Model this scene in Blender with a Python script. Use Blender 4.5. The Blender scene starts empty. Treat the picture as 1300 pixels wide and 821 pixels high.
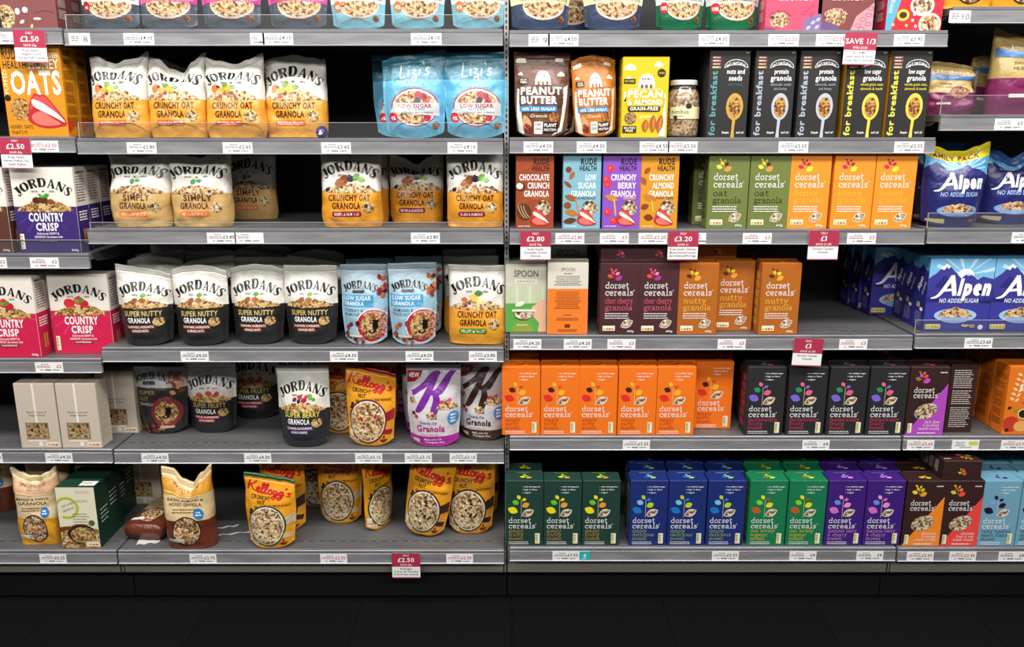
import bpy, bmesh, math, random
from mathutils import Vector, Matrix, noise
from mathutils.geometry import tessellate_polygon
PI = math.pi
# ------------------------------------------------------------------ camera
F = 960.0; CX, CY = 650.0, 365.0; TH = math.radians(12.2); DIST = 2.24; EYE = 1.55
sc = bpy.context.scene
col = bpy.data.collections.new('Cereal aisle'); sc.collection.children.link(col)
cam_d = bpy.data.cameras.new('camera'); cam = bpy.data.objects.new('camera', cam_d); col.objects.link(cam)
cam_d.sensor_fit = 'HORIZONTAL'; cam_d.sensor_width = 36; cam_d.lens = F/1300*36
cam_d.shift_y = -(410.5-CY)/1300; cam_d.clip_start = 0.05
cam.location = (0, -DIST, EYE); cam.rotation_euler = (PI/2-TH, 0, 0)
sc.camera = cam
# ------------------------------------------------------------------ world, lamps, exposure
w = bpy.data.worlds.new('store_air'); sc.world = w; w.use_nodes = True
w.node_tree.nodes['Background'].inputs[0].default_value = (1.0, 0.97, 0.93, 1)
w.node_tree.nodes['Background'].inputs[1].default_value = 0.06
def area(name, loc, rot, sx, sy, power, colr=(1, .965, .91)):
    l = bpy.data.lights.new(name, 'AREA'); l.shape = 'RECTANGLE'; l.size = sx; l.size_y = sy; l.energy = power; l.color = colr
    o = bpy.data.objects.new(name, l); col.objects.link(o); o.location = loc; o.rotation_euler = rot; return o
area('ceiling_light_row', (0, -1.25, 3.2), (math.radians(24), 0, 0), 7.0, .45, 168)
area('ceiling_light_row_far', (0, -3.6, 3.3), (math.radians(38), 0, 0), 7.0, .5, 138)
sc.view_settings.view_transform = 'Standard'; sc.view_settings.look = 'None'
sc.view_settings.exposure = 0.0; sc.view_settings.gamma = 1; sc.view_settings.use_curve_mapping = False
# ------------------------------------------------------------------ measuring helpers
def ray(px, py):
    a = (px-CX)/F; b = (CY-py)/F
    return (a, math.cos(TH)+b*math.sin(TH), -math.sin(TH)+b*math.cos(TH))
def XZ(px, py, Y):
    d = ray(px, py); t = (Y+DIST)/d[1]
    return d[0]*t, EYE+d[2]*t
def Zat(py, Y): return XZ(CX, py, Y)[1]
def Xat(px, Y, Z):                       # x of the point at depth Y, height Z seen in column px
    dep = (Y+DIST)*math.cos(TH)+(EYE-Z)*math.sin(TH)
    return (px-CX)/F*dep
# ------------------------------------------------------------------ colours and materials
def hx(s):
    r = []
    for i in (0, 2, 4):
        c = int(s[i:i+2], 16)/255
        r.append(c/12.92 if c <= .04045 else ((c+.055)/1.055)**2.4)
    return tuple(r)
def newmat(name):
    m = bpy.data.materials.new(name); m.use_nodes = True
    return m, m.node_tree, m.node_tree.nodes['Principled BSDF']
def setp(b, **k):
    for n, v in k.items():
        b.inputs[n.replace('_', ' ')].default_value = v
def bump(nt, b, scale, strength, dist=.002, detail=2, stretch=None):
    tc = nt.nodes.new('ShaderNodeTexCoord'); n = nt.nodes.new('ShaderNodeTexNoise'); bp = nt.nodes.new('ShaderNodeBump')
    n.inputs['Scale'].default_value = scale; n.inputs['Detail'].default_value = detail
    src = tc.outputs['Object']
    if stretch:
        mp = nt.nodes.new('ShaderNodeMapping'); mp.inputs['Scale'].default_value = stretch
        nt.links.new(src, mp.inputs[0]); src = mp.outputs[0]
    nt.links.new(src, n.inputs['Vector']); nt.links.new(n.outputs[0], bp.inputs['Height'])
    bp.inputs['Strength'].default_value = strength; bp.inputs['Distance'].default_value = dist
    nt.links.new(bp.outputs[0], b.inputs['Normal']); return n
def print_mat(name, rough, bs, bstr, bdist, coat=0):
    m, nt, b = newmat(name)
    a = nt.nodes.new('ShaderNodeAttribute'); a.attribute_name = 'Col'
    nt.links.new(a.outputs['Color'], b.inputs['Base Color']); setp(b, Roughness=rough)
    b.inputs['Coat Weight'].default_value = coat; b.inputs['Coat Roughness'].default_value = .3
    bump(nt, b, bs, bstr, bdist, 3); return m
M_CARD = print_mat('printed_card', .5, 40, .15, .001, .0)
M_FILM = print_mat('printed_film', .3, 22, .7, .010, .25)
M_FLAT = print_mat('printed_paper', .6, 60, .05, .001)
def granola_mat(name, scale):
    m, nt, b = newmat(name)
    a = nt.nodes.new('ShaderNodeAttribute'); a.attribute_name = 'Col'
    tc = nt.nodes.new('ShaderNodeTexCoord'); v = nt.nodes.new('ShaderNodeTexVoronoi'); v.inputs['Scale'].default_value = scale
    v2 = nt.nodes.new('ShaderNodeTexVoronoi'); v2.feature = 'DISTANCE_TO_EDGE'; v2.inputs['Scale'].default_value = scale
    nz = nt.nodes.new('ShaderNodeTexNoise'); nz.inputs['Scale'].default_value = scale*.7
    mx = nt.nodes.new('ShaderNodeMix'); mx.data_type = 'VECTOR'; mx.inputs[0].default_value = .012
    nt.links.new(tc.outputs['Object'], mx.inputs[4]); nt.links.new(nz.outputs['Color'], mx.inputs[5])
    nt.links.new(mx.outputs[1], v.inputs['Vector']); nt.links.new(mx.outputs[1], v2.inputs['Vector'])
    sp = nt.nodes.new('ShaderNodeSeparateColor'); nt.links.new(v.outputs['Color'], sp.inputs[0])
    r = nt.nodes.new('ShaderNodeValToRGB'); cr = r.color_ramp; cr.interpolation = 'CONSTANT'
    st = [(0, '3E2A1E'), (.12, '9A7850'), (.30, 'CDB088'), (.52, 'E4D4B2'), (.72, 'F8F2E4'), (.93, '8A5A40')]
    cr.elements[0].position = 0; cr.elements[0].color = hx(st[0][1])+(1,)
    cr.elements[1].position = st[1][0]; cr.elements[1].color = hx(st[1][1])+(1,)
    for p, c in st[2:]:
        e = cr.elements.new(p); e.color = hx(c)+(1,)
    nt.links.new(sp.outputs[0], r.inputs[0])
    r2 = nt.nodes.new('ShaderNodeValToRGB'); r2.color_ramp.elements[0].color = (.42, .34, .26, 1); r2.color_ramp.elements[1].position = .10
    nt.links.new(v2.outputs['Distance'], r2.inputs[0])
    m1 = nt.nodes.new('ShaderNodeMix'); m1.data_type = 'RGBA'; m1.blend_type = 'MULTIPLY'; m1.inputs[0].default_value = 1
    nt.links.new(r.outputs[0], m1.inputs[6]); nt.links.new(r2.outputs[0], m1.inputs[7])
    m2 = nt.nodes.new('ShaderNodeMix'); m2.data_type = 'RGBA'; m2.blend_type = 'MULTIPLY'; m2.inputs[0].default_value = 1
    nt.links.new(m1.outputs[2], m2.inputs[6]); nt.links.new(a.outputs['Color'], m2.inputs[7])
    nt.links.new(m2.outputs[2], b.inputs['Base Color']); setp(b, Roughness=.5); return m
M_GRAN = granola_mat('printed_granola', 165)
def plain(name, c, rough=.5, metal=0., bs=None, var=0):
    m, nt, b = newmat(name); setp(b, Roughness=rough, Metallic=metal); b.inputs['Base Color'].default_value = hx(c)+(1,)
    if bs: bump(nt, b, *bs)
    if var:
        tc = nt.nodes.new('ShaderNodeTexCoord'); n = nt.nodes.new('ShaderNodeTexNoise'); n.inputs['Scale'].default_value = 6; n.inputs['Detail'].default_value = 6
        mp = nt.nodes.new('ShaderNodeMapping'); mp.inputs['Scale'].default_value = (1, 6, 8)
        nt.links.new(tc.outputs['Object'], mp.inputs[0]); nt.links.new(mp.outputs[0], n.inputs['Vector'])
        r = nt.nodes.new('ShaderNodeValToRGB'); a = hx(c)
        r.color_ramp.elements[0].position = .35; r.color_ramp.elements[1].position = .7
        r.color_ramp.elements[0].color = tuple(x*(1-var) for x in a)+(1,); r.color_ramp.elements[1].color = tuple(min(1, x*(1+var)) for x in a)+(1,)
        nt.links.new(n.outputs[0], r.inputs[0]); nt.links.new(r.outputs[0], b.inputs['Base Color'])
    return m
M_SHELF = plain('shelf_grey_paint', '5E5E60', .5, 0, None, .12)
M_STRIP = plain('ticket_strip_plastic', '98989C', .3, .25, None, .2)
M_EDGE = plain('strip_edge_plastic', 'C6C6CA', .3, .3)
M_BACK = plain('back_panel_black', '1B1B1D', .6)
M_POST = plain('upright_metal', 'A8A8A8', .4, .3)
M_SHADEPOST = plain('upright_metal_painted_shade', '202022', .5, .3)  # rear uprights: the dimness at the back of the shelves painted into the colour
M_LIP = plain('shelf_lip_metal', '84848A', .35, .4, None, .15)
M_SLOT = plain('slot_dark', '0A0A0A', .8)
M_KICK = plain('plinth_grey', '8C867E', .6, 0, None, .06)
M_TOE = plain('toe_board_black', '0B0B0C', .7)
def floor_mat():
    m, nt, b = newmat('dark_vinyl_floor'); setp(b, Roughness=.75)
    tc = nt.nodes.new('ShaderNodeTexCoord'); br = nt.nodes.new('ShaderNodeTexBrick')
    br.offset = 0; br.inputs['Scale'].default_value = 1; br.inputs['Brick Width'].default_value = .5; br.inputs['Row Height'].default_value = .5
    br.inputs['Mortar Size'].default_value = .002
    br.inputs['Color1'].default_value = hx('0C0C0D')+(1,); br.inputs['Color2'].default_value = hx('0E0E0F')+(1,); br.inputs['Mortar'].default_value = hx('050505')+(1,)
    b.inputs['Specular IOR Level'].default_value = .1
    nt.links.new(tc.outputs['Object'], br.inputs['Vector']); nt.links.new(br.outputs[0], b.inputs['Base Color']); return m
M_FLOOR = floor_mat()
def clear_mat(name, fac):
    m, nt, b = newmat(name); nt.nodes.remove(b)
    t = nt.nodes.new('ShaderNodeBsdfTransparent'); t.inputs[0].default_value = (.93, .94, .94, 1)
    g = nt.nodes.new('ShaderNodeBsdfGlossy'); g.inputs['Roughness'].default_value = .12; g.inputs[0].default_value = (.9, .9, .9, 1)
    d = nt.nodes.new('ShaderNodeBsdfDiffuse'); d.inputs[0].default_value = (.7, .7, .7, 1)
    a = nt.nodes.new('ShaderNodeMixShader'); a.inputs[0].default_value = .5
    x = nt.nodes.new('ShaderNodeMixShader'); x.inputs[0].default_value = fac
    nt.links.new(g.outputs[0], a.inputs[1]); nt.links.new(d.outputs[0], a.inputs[2])
    nt.links.new(t.outputs[0], x.inputs[1]); nt.links.new(a.outputs[0], x.inputs[2])
    nt.links.new(x.outputs[0], nt.nodes['Material Output'].inputs[0]); return m
M_CLEAR = clear_mat('clear_plastic', .05)
M_GLASS = clear_mat('jar_glass', .12)
# ------------------------------------------------------------------ mesh builder (one mesh, colour per face)
class MB:
    def __init__(s): s.v = []; s.f = []; s.c = []; s.m = []; s.n = 0
    def add(s, vs, fs, c, mi=0):
        b = len(s.v); s.v.extend(vs)
        for f in fs: s.f.append(tuple(i+b for i in f)); s.c.append(c); s.m.append(mi)
    def box(s, x0, x1, y0, y1, z0, z1, c=(.8,.8,.8), mi=0, ch=0.):
        if ch <= 0:
            vs = [(x, y, z) for x in (x0, x1) for y in (y0, y1) for z in (z0, z1)]
            s.add(vs, [(0,1,3,2),(4,6,7,5),(0,4,5,1),(2,3,7,6),(0,2,6,4),(1,5,7,3)], c, mi); return
        X = (x0, x1); Y = (y0, y1); Z = (z0, z1); vs = []; idx = {}
        for i in (0,1):
            for j in (0,1):
                for k in (0,1):
                    sx, sy, sz = (1-2*i)*ch, (1-2*j)*ch, (1-2*k)*ch
                    for a, p in enumerate(((X[i], Y[j]+sy, Z[k]+sz), (X[i]+sx, Y[j], Z[k]+sz), (X[i]+sx, Y[j]+sy, Z[k]))):
                        idx[(i,j,k,a)] = len(vs); vs.append(p)
        fs = []
        for a in range(3):
            o = [q for q in range(3) if q != a]
            for e in (0,1):
                q = []
                for (m_, n_) in ((0,0),(1,0),(1,1),(0,1)):
                    t = [0,0,0]; t[a] = e; t[o[0]] = m_; t[o[1]] = n_; q.append(idx[(*t, a)])
                fs.append(q)
            for m_ in (0,1):
                for n_ in (0,1):
                    t0 = [0,0,0]; t0[o[0]] = m_; t0[o[1]] = n_; t1 = list(t0); t1[a] = 1
                    fs.append([idx[(*t0, o[0])], idx[(*t1, o[0])], idx[(*t1, o[1])], idx[(*t0, o[1])]])
        for i in (0,1):
            for j in (0,1):
                for k in (0,1): fs.append([idx[(i,j,k,a)] for a in range(3)])
        cen = Vector(((x0+x1)/2, (y0+y1)/2, (z0+z1)/2)); out = []
        for f in fs:
            p = [Vector(vs[i]) for i in f]; nn = (p[1]-p[0]).cross(p[2]-p[0])
            out.append(f if nn.dot(p[0]-cen) > 0 else f[::-1])
        s.add(vs, out, c, mi)
    def mesh(s, name, mats, smooth=False):
        me = bpy.data.meshes.new(name); me.from_pydata(s.v, [], s.f)
        for m in mats: me.materials.append(m)
        me.polygons.foreach_set('material_index', s.m)
        if smooth: me.polygons.foreach_set('use_smooth', [True]*len(s.f))
        at = me.color_attributes.new('Col', 'FLOAT_COLOR', 'CORNER'); buf = []
        for f, c in zip(s.f, s.c): buf.extend((c[0], c[1], c[2], 1.0)*len(f))
        at.data.foreach_set('color', buf); me.update(); return me
# ------------------------------------------------------------------ lettering
_tc = {}
def font_tris(txt, bold, shear):
    bold = bold*.62; k = (txt, bold, shear)
    if k in _tc: return _tc[k]
    cu = bpy.data.curves.new('t', 'FONT'); cu.body = txt; cu.size = 1; cu.offset = bold; cu.shear = shear; cu.resolution_u = 2; cu.fill_mode = 'FRONT'
    cu.space_character = 1+bold*4
    o = bpy.data.objects.new('t', cu); me = bpy.data.meshes.new_from_object(o)
    me.calc_loop_triangles()
    vs = [(v.co.x, v.co.y) for v in me.vertices]; ts = [tuple(t.vertices) for t in me.loop_triangles]
    bpy.data.objects.remove(o); bpy.data.curves.remove(cu); bpy.data.meshes.remove(me)
    _tc[k] = (vs, ts); return _tc[k]
_cap = {}
def capinfo():
    if not _cap:
        vs, _ = font_tris('H', 0, 0); _cap['y0'] = min(v[1] for v in vs); _cap['h'] = max(v[1] for v in vs)-_cap['y0']
    return _cap['y0'], _cap['h']
def smooth_pts(p, n=5, closed=False):
    if len(p) < 3: return p
    out = []; N = len(p)
    for i in range(N if closed else N-1):
        a = p[(i-1) % N] if (closed or i > 0) else p[0]; b = p[i]; c = p[(i+1) % N]; d = p[(i+2) % N] if (closed or i+2 < N) else p[-1]
        for k in range(n):
            t = k/n
            out.append(tuple(.5*((2*b[q])+(-a[q]+c[q])*t+(2*a[q]-5*b[q]+4*c[q]-d[q])*t*t+(-a[q]+3*b[q]-3*c[q]+d[q])*t**3) for q in range(len(b))))
    if not closed: out.append(p[-1])
    return out
def ribbon(pts, wid, closed=False):
    """pts (x, y[, width]) -> verts, quads"""
    vs = []; N = len(pts)
    for i, p in enumerate(pts):
        a = pts[(i-1) % N] if (closed or i > 0) else p; b = pts[(i+1) % N] if (closed or i < N-1) else p
        dx, dy = b[0]-a[0], b[1]-a[1]; L = math.hypot(dx, dy) or 1; nx, ny = -dy/L, dx/L
        h = (p[2] if len(p) > 2 else wid)/2
        vs += [(p[0]+nx*h, p[1]+ny*h), (p[0]-nx*h, p[1]-ny*h)]
    fs = []
    for i in range(N if closed else N-1):
        j = (i+1) % N; fs += [(2*i, 2*i+1, 2*j+1), (2*i, 2*j+1, 2*j)]
    return vs, fs
def ell(cx, cy, rx, ry, a0=0, a1=360, n=12): return [(cx+rx*math.cos(math.radians(a0+(a1-a0)*i/n)), cy+ry*math.sin(math.radians(a0+(a1-a0)*i/n))) for i in range(n+1)]
# typewriter-slab lower case: strokes on x-height 1; (advance, [strokes])
SL = {
 'o': (.98, [ell(.49, .5, .38, .45)]), 'd': (1.1, [ell(.45, .48, .35, .43), [(.82, 1.5), (.82, .05), (1.05, .05)], [(.6, 1.5), (.84, 1.5)]]),
 'b': (1.05, [ell(.62, .48, .35, .43), [(.05, 1.5), (.26, 1.5), (.26, .05)]]), 'p': (1.05, [ell(.62, .5, .35, .43), [(.05, .95), (.26, .95), (.26, -.5)], [(.05, -.5), (.5, -.5)]]),
 'r': (.82, [[(.05, .95), (.28, .95), (.28, .05)], [(.03, .05), (.58, .05)], [(.28, .6), (.45, .9), (.78, .88)]]),
 's': (.86, [smooth_pts([(.75, .75), (.45, .95), (.15, .75), (.42, .53), (.72, .3), (.42, .05), (.1, .25)], 3), [(.74, .98), (.74, .68)], [(.11, .02), (.11, .32)]]),
 'e': (.94, [[(.12, .52), (.84, .52)]+ell(.48, .5, .36, .45, 3, 320, 11)]), 'c': (.9, [ell(.5, .5, .38, .45, 35, 320, 11), [(.84, .98), (.84, .65)]]),
 't': (.8, [[(.33, 1.35), (.33, .25), (.45, .07), (.75, .1)], [(.05, .95), (.7, .95)]]), 'l': (.62, [[(.1, 1.5), (.32, 1.5), (.32, .05)], [(.08, .05), (.57, .05)]]),
 'i': (.62, [[(.1, .95), (.32, .95), (.32, .05)], [(.08, .05), (.57, .05)], [(.3, 1.3), (.3, 1.42)]]),
 'a': (.98, [smooth_pts([(.15, .82), (.4, .95), (.68, .8), (.7, .5), (.7, .12), (.95, .05)], 3), smooth_pts([(.7, .55), (.35, .55), (.12, .3), (.3, .05), (.68, .22)], 3)]),
 'n': (1.12, [[(.03, .95), (.24, .95), (.24, .05)], [(.03, .05), (.45, .05)], smooth_pts([(.24, .6), (.5, .93), (.8, .75), (.82, .05)], 3), [(.64, .05), (1.05, .05)]]),
 'h': (1.12, [[(.03, 1.5), (.24, 1.5), (.24, .05)], [(.03, .05), (.45, .05)], smooth_pts([(.24, .6), (.5, .93), (.8, .75), (.82, .05)], 3), [(.64, .05), (1.05, .05)]]),
 'm': (1.6, [[(.03, .95), (.24, .95), (.24, .05)], smooth_pts([(.24, .6), (.5, .93), (.75, .75), (.76, .05)], 3), smooth_pts([(.76, .6), (1., .93), (1.28, .75), (1.3, .05)], 3), [(.03, .05), (.42, .05)], [(.6, .05), (.95, .05)], [(1.15, .05), (1.55, .05)]]),
 'u': (1.1, [smooth_pts([(.24, .95), (.24, .4), (.45, .07), (.8, .35)], 3), [(.03, .95), (.25, .95)], [(.6, .95), (.8, .95), (.8, .05), (1.05, .05)]]),
 'y': (1.02, [[(.2, .95), (.52, .1)], smooth_pts([(.85, .95), (.5, .05), (.3, -.45), (.08, -.42)], 3), [(.03, .95), (.42, .95)], [(.65, .95), (1.02, .95)]]),
 'v': (1.02, [[(.2, .95), (.52, .05), (.85, .95)], [(.03, .95), (.42, .95)], [(.65, .95), (1.02, .95)]]),
 'g': (.98, [ell(.44, .62, .3, .32), smooth_pts([(.3, .3), (.2, .12), (.7, .05), (.85, -.2), (.45, -.45), (.12, -.2), (.35, .05)], 3), [(.7, .88), (.95, .95)]]),
 'f': (.75, [smooth_pts([(.75, 1.38), (.5, 1.5), (.33, 1.25), (.33, .05)], 3), [(.05, .95), (.68, .95)], [(.08, .05), (.6, .05)]]),
 'k': (1.05, [[(.05, 1.5), (.26, 1.5), (.26, .05)], [(.8, .95), (.3, .45), (.85, .05)], [(.05, .05), (.45, .05)]]),
 'w': (1.4, [[(.15, .95), (.42, .05), (.7, .9), (.98, .05), (1.25, .95)]]), '&': (1.1, [smooth_pts([(1., .05), (.4, .95), (.5, 1.3), (.7, 1.1), (.15, .5), (.3, .05), (.65, .1), (.95, .6)], 3)]),
 ' ': (.6, []), "'": (.35, [[(.17, 1.4), (.17, 1.1)]]), '.': (.4, [[(.1, .05), (.25, .05)]]),
}
# heavy stencil capitals with thin hairlines (height 1): strokes with own widths
TK, TN = .34, .10
def vO(cx, rx, a0, a1, n=10):
    return [(cx+rx*math.cos(math.radians(a0+(a1-a0)*i/n)), .5+.45*math.sin(math.radians(a0+(a1-a0)*i/n)), TN+(TK-TN)*abs(math.cos(math.radians(a0+(a1-a0)*i/n)))**1.3) for i in range(n+1)]
JD = {
 'J': (.72, [[(.45, 1, TK), (.45, .25, TK)], smooth_pts([(.47, .25, .2), (.36, .02, .12), (.12, .02, .12), (.1, .2, .2)], 3), [(.22, .97, .08), (.68, .97, .08)]]),
 'O': (1.02, [vO(.5, .33, 96, 264), vO(.5, .33, -84, 84)]),
 'R': (1.0, [[(.25, 1, TK), (.25, 0, TK)], [(.05, .97, .07), (.45, .97, .07)], [(.05, .03, .07), (.45, .03, .07)], smooth_pts([(.42, .96, .07), (.68, .9, .16), (.74, .73, .24), (.66, .55, .14), (.42, .5, .07)], 3), [(.55, .48, .22), (.84, 0, .26)]]),
 'D': (1.04, [[(.25, 1, TK), (.25, 0, TK)], [(.05, .97, .07), (.45, .97, .07)], [(.05, .03, .07), (.45, .03, .07)], smooth_pts([(.42, .96, .07), (.7, .88, .2), (.82, .5, .28), (.7, .12, .2), (.42, .04, .07)], 3)]),
 'A': (1.02, [[(.47, 1, .1), (.16, 0, .08)], [(.48, 1, .12), (.8, 0, .3)], [(.25, .3, .07), (.62, .3, .07)], [(.03, .03, .07), (.3, .03, .07)]]),
 'N': (1.02, [[(.18, .95, .09), (.18, 0, .09)], [(.2, 1, .28), (.8, .05, .28)], [(.84, 1, .09), (.84, 0, .09)], [(.03, .03, .07), (.34, .03, .07)], [(.68, .97, .07), (1., .97, .07)]]),
 'S': (.82, [smooth_pts([(.66, .72, .07), (.58, .94, .09), (.35, .97, .1), (.17, .78, .22), (.4, .52, .27), (.63, .25, .22), (.42, .03, .1), (.17, .06, .09), (.1, .3, .07)], 3)]),
 ' ': (.5, []), '.': (.3, [[(.1, .05, .1), (.2, .05, .1)]]),
}
# joined hand script on x-height 1
SCR = {
 'K': (1.5, [[(.1, 0, .26), (.5, 2.1, .26)], smooth_pts([(1.5, 2.1, .2), (1.1, 1.5, .22), (.42, 1.05, .18), (.7, 1.0, .2), (1.0, .3, .24), (1.5, .15, .16)], 4)]),
 'e': (.85, [smooth_pts([(-.1, .15), (.5, .55), (.55, .9), (.25, .85), (.15, .35), (.4, .03), (.85, .25)], 3)]),
 'l': (.6, [smooth_pts([(-.05, .2), (.45, 1.3), (.5, 2.0), (.28, 1.8), (.12, .5), (.25, .03), (.6, .25)], 3)]),
 'o': (.85, [smooth_pts([(.45, .95), (.15, .7), (.15, .15), (.5, .05), (.72, .5), (.55, .95), (.4, .8), (.85, .75)], 3)]),
 'g': (.9, [smooth_pts([(.65, .85), (.3, .95), (.1, .45), (.35, .1), (.68, .8), (.5, -.3), (.2, -.9), (-.1, -.6), (.3, -.2), (.9, .3)], 3)]),
 's': (.75, [smooth_pts([(.62, .8), (.4, .98), (.18, .78), (.4, .5), (.52, .2), (.28, 0), (-.02, .12)], 3)]),
 "'": (.35, [[(.25, 2.0), (.15, 1.5)]]),
 'L': (1.0, [smooth_pts([(.35, 2.0), (.2, 1.0), (.05, .1), (.4, .02), (.85, .12)], 3)]),
 'i': (.5, [[(.28, 1), (.15, .05)], [(.33, 1.5), (.34, 1.62)]]),
 'z': (.85, [smooth_pts([(.1, .95), (.65, .95), (.2, .4), (.6, .3), (.55, -.5), (.1, -.6), (.2, -.2), (.8, .2)], 3)]),
}
def glyph_text(tab, txt, wid, track=.0):
    vs = []; fs = []; x = 0
    for ch in txt:
        if ch not in tab: x += .5; continue
        adv, sts = tab[ch]
        for st in sts:
            v, f = ribbon([(p[0]+x,)+tuple(p[1:]) for p in st], wid); b = len(vs); vs += v; fs += [tuple(i+b for i in t) for t in f]
        x += adv+track
    return vs, fs, x
# ------------------------------------------------------------------ artwork on a face, in millimetres
class Art:
    def __init__(s, W, H): s.W = W; s.H = H; s.L = []
    def raw(s, vs, fs, c, mi=0): s.L.append((vs, fs, hx(c) if isinstance(c, str) else c, mi)); return s
    def poly(s, pts, c, mi=0):
        if len(pts) < 3: return s
        t = tessellate_polygon([[Vector((p[0], p[1], 0)) for p in pts]])
        return s.raw([tuple(p[:2]) for p in pts], [tuple(x) for x in t], c, mi)
    def rect(s, x0, y0, x1, y1, c, mi=0): return s.raw([(x0,y0),(x1,y0),(x1,y1),(x0,y1)], [(0,1,2),(0,2,3)], c, mi)
    def rrect(s, x0, y0, x1, y1, r, c):
        p = []
        for cx, cy, a in ((x1-r, y0+r, -90), (x1-r, y1-r, 0), (x0+r, y1-r, 90), (x0+r, y0+r, 180)): p += ell(cx, cy, r, r, a, a+90, 3)
        return s.poly(p, c)
    def oval(s, cx, cy, rx, ry, c, mi=0, rot=0, n=20):
        ca, sa = math.cos(math.radians(rot)), math.sin(math.radians(rot))
        p = [(cx+x*ca-y*sa, cy+x*sa+y*ca) for x, y in ell(0, 0, rx, ry, 0, 360, n)[:-1]]
        return s.raw([(cx, cy)]+p, [(0, i+1, (i+1) % n+1) for i in range(n)], c, mi)
    def leaf(s, cx, cy, l, w, rot, c, mi=0):
        p = []; n = 7
        for i in range(n+1): t = i/n; p.append((-l/2+l*t, w/2*math.sin(PI*t)**.8))
        for i in range(1, n): t = 1-i/n; p.append((-l/2+l*t, -w/2*math.sin(PI*t)**.8))
        ca, sa = math.cos(math.radians(rot)), math.sin(math.radians(rot))
        p = [(cx+x*ca-y*sa, cy+x*sa+y*ca) for x, y in p]
        return s.raw([(cx, cy)]+p, [(0, i+1, (i+1) % len(p)+1) for i in range(len(p))], c, mi)
    def line(s, pts, wd, c, closed=False, sm=0):
        if sm: pts = smooth_pts(pts, sm, closed)
        v, f = ribbon(pts, wd, closed); return s.raw(v, f, c)
    def ring(s, cx, cy, r, wd, c, ry=None, n=28): return s.line(ell(cx, cy, r, ry or r, 0, 360, n)[:-1], wd, c, True)
    def text(s, t, x, y, h, c, w=None, al='l', bold=0., shear=0., rot=0., arc=None, font='b', wid=.15, track=0.):
        """h = cap height (x-height for the slab and script letters); w = fitted width; arc = sagitta radius"""
        if font == 'b':
            y0, ch = capinfo(); vs, fs = font_tris(t, bold, shear)
            if not vs: return s
            k = h/ch; vs = [(a*k, (b-y0)*k) for a, b in vs]
        else:
            vs, fs, _ = glyph_text({'slab': SL, 'jd': JD, 'scr': SCR}[font], t, wid, track)
            if not vs: return s
            vs = [((a+shear*b)*h, b*h) for a, b in vs]
        xa = min(v[0] for v in vs); xb = max(v[0] for v in vs); kx = (w/(xb-xa)) if w else 1
        Wd = (xb-xa)*kx; off = {'l': 0, 'c': -Wd/2, 'r': -Wd}[al]
        vs = [((a-xa)*kx+off, b) for a, b in vs]
        if arc:
            R = arc; xm = off+Wd/2; o = []
            for a, b in vs:
                q = (a-xm)/R; o.append((xm+(R+b)*math.sin(q), (R+b)*math.cos(q)-R))
            vs = o
        ca, sa = math.cos(math.radians(rot)), math.sin(math.radians(rot))
        return s.raw([(x+a*ca-b*sa, y+a*sa+b*ca) for a, b in vs], fs, c)
    def granola(s, cx, cy, rx, ry, tint='FFFFFF', rot=0): return s.oval(cx, cy, rx, ry, tint, 1, rot)
    def bowl(s, cx, cy, r, rim, tint='FFFFFF', t=.09):
        s.oval(cx, cy, r, r, rim, 0, 0, 28); return s.oval(cx, cy, r*(1-t), r*(1-t), tint, 1, 0, 28)
    def mound(s, x0, x1, y0, h, seed, tint='FFFFFF', n=16):
        rr = random.Random(seed); p = []
        for i in range(n+1):
            t = i/n; p.append((x0+(x1-x0)*t, y0+h*(math.sin(PI*t)**.6)*(.75+.25*rr.random())))
        for i in range(1, n):
            t = 1-i/n; p.append((x0+(x1-x0)*t, y0-h*.12*math.sin(PI*t)*(.3+rr.random())))
        return s.poly(p, tint, 1)
    def lines(s, x, y, w, n, dy, h, c, seed=1, al='l'):
        """rows of very small print, words as dashes of real width"""
        rr = random.Random(seed)
        for k in range(n):
            a = 0; W2 = w*(.8+.2*rr.random()); xs = x if al == 'l' else x-W2/2; vs = []; fs = []
            while a < W2-1:
                l = min(W2-a, h*(1.2+3.2*rr.random())); b = len(vs)
                vs += [(xs+a, y-k*dy), (xs+a+l, y-k*dy), (xs+a+l, y-k*dy+h), (xs+a, y-k*dy+h)]; fs += [(b, b+1, b+2), (b, b+2, b+3)]; a += l+h*.55
            s.raw(vs, fs, c)
        return s
def split_tris(vs, fs, thr):
    vs = list(vs); out = []; mid = {}; t2 = thr*thr; st = list(fs)
    while st:
        t = st.pop(); best = -1; bi = 0
        for i in range(3):
            a, b = vs[t[i]], vs[t[(i+1) % 3]]; d = (a[0]-b[0])**2+(a[1]-b[1])**2
            if d > best: best = d; bi = i
        if best <= t2: out.append(t); continue
        i, j, k = t[bi], t[(bi+1) % 3], t[(bi+2) % 3]; key = (min(i, j), max(i, j))
        if key not in mid: mid[key] = len(vs); vs.append(((vs[i][0]+vs[j][0])/2, (vs[i][1]+vs[j][1])/2))
        m = mid[key]; st += [(i, m, k), (m, j, k)]
    return vs, out
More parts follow.
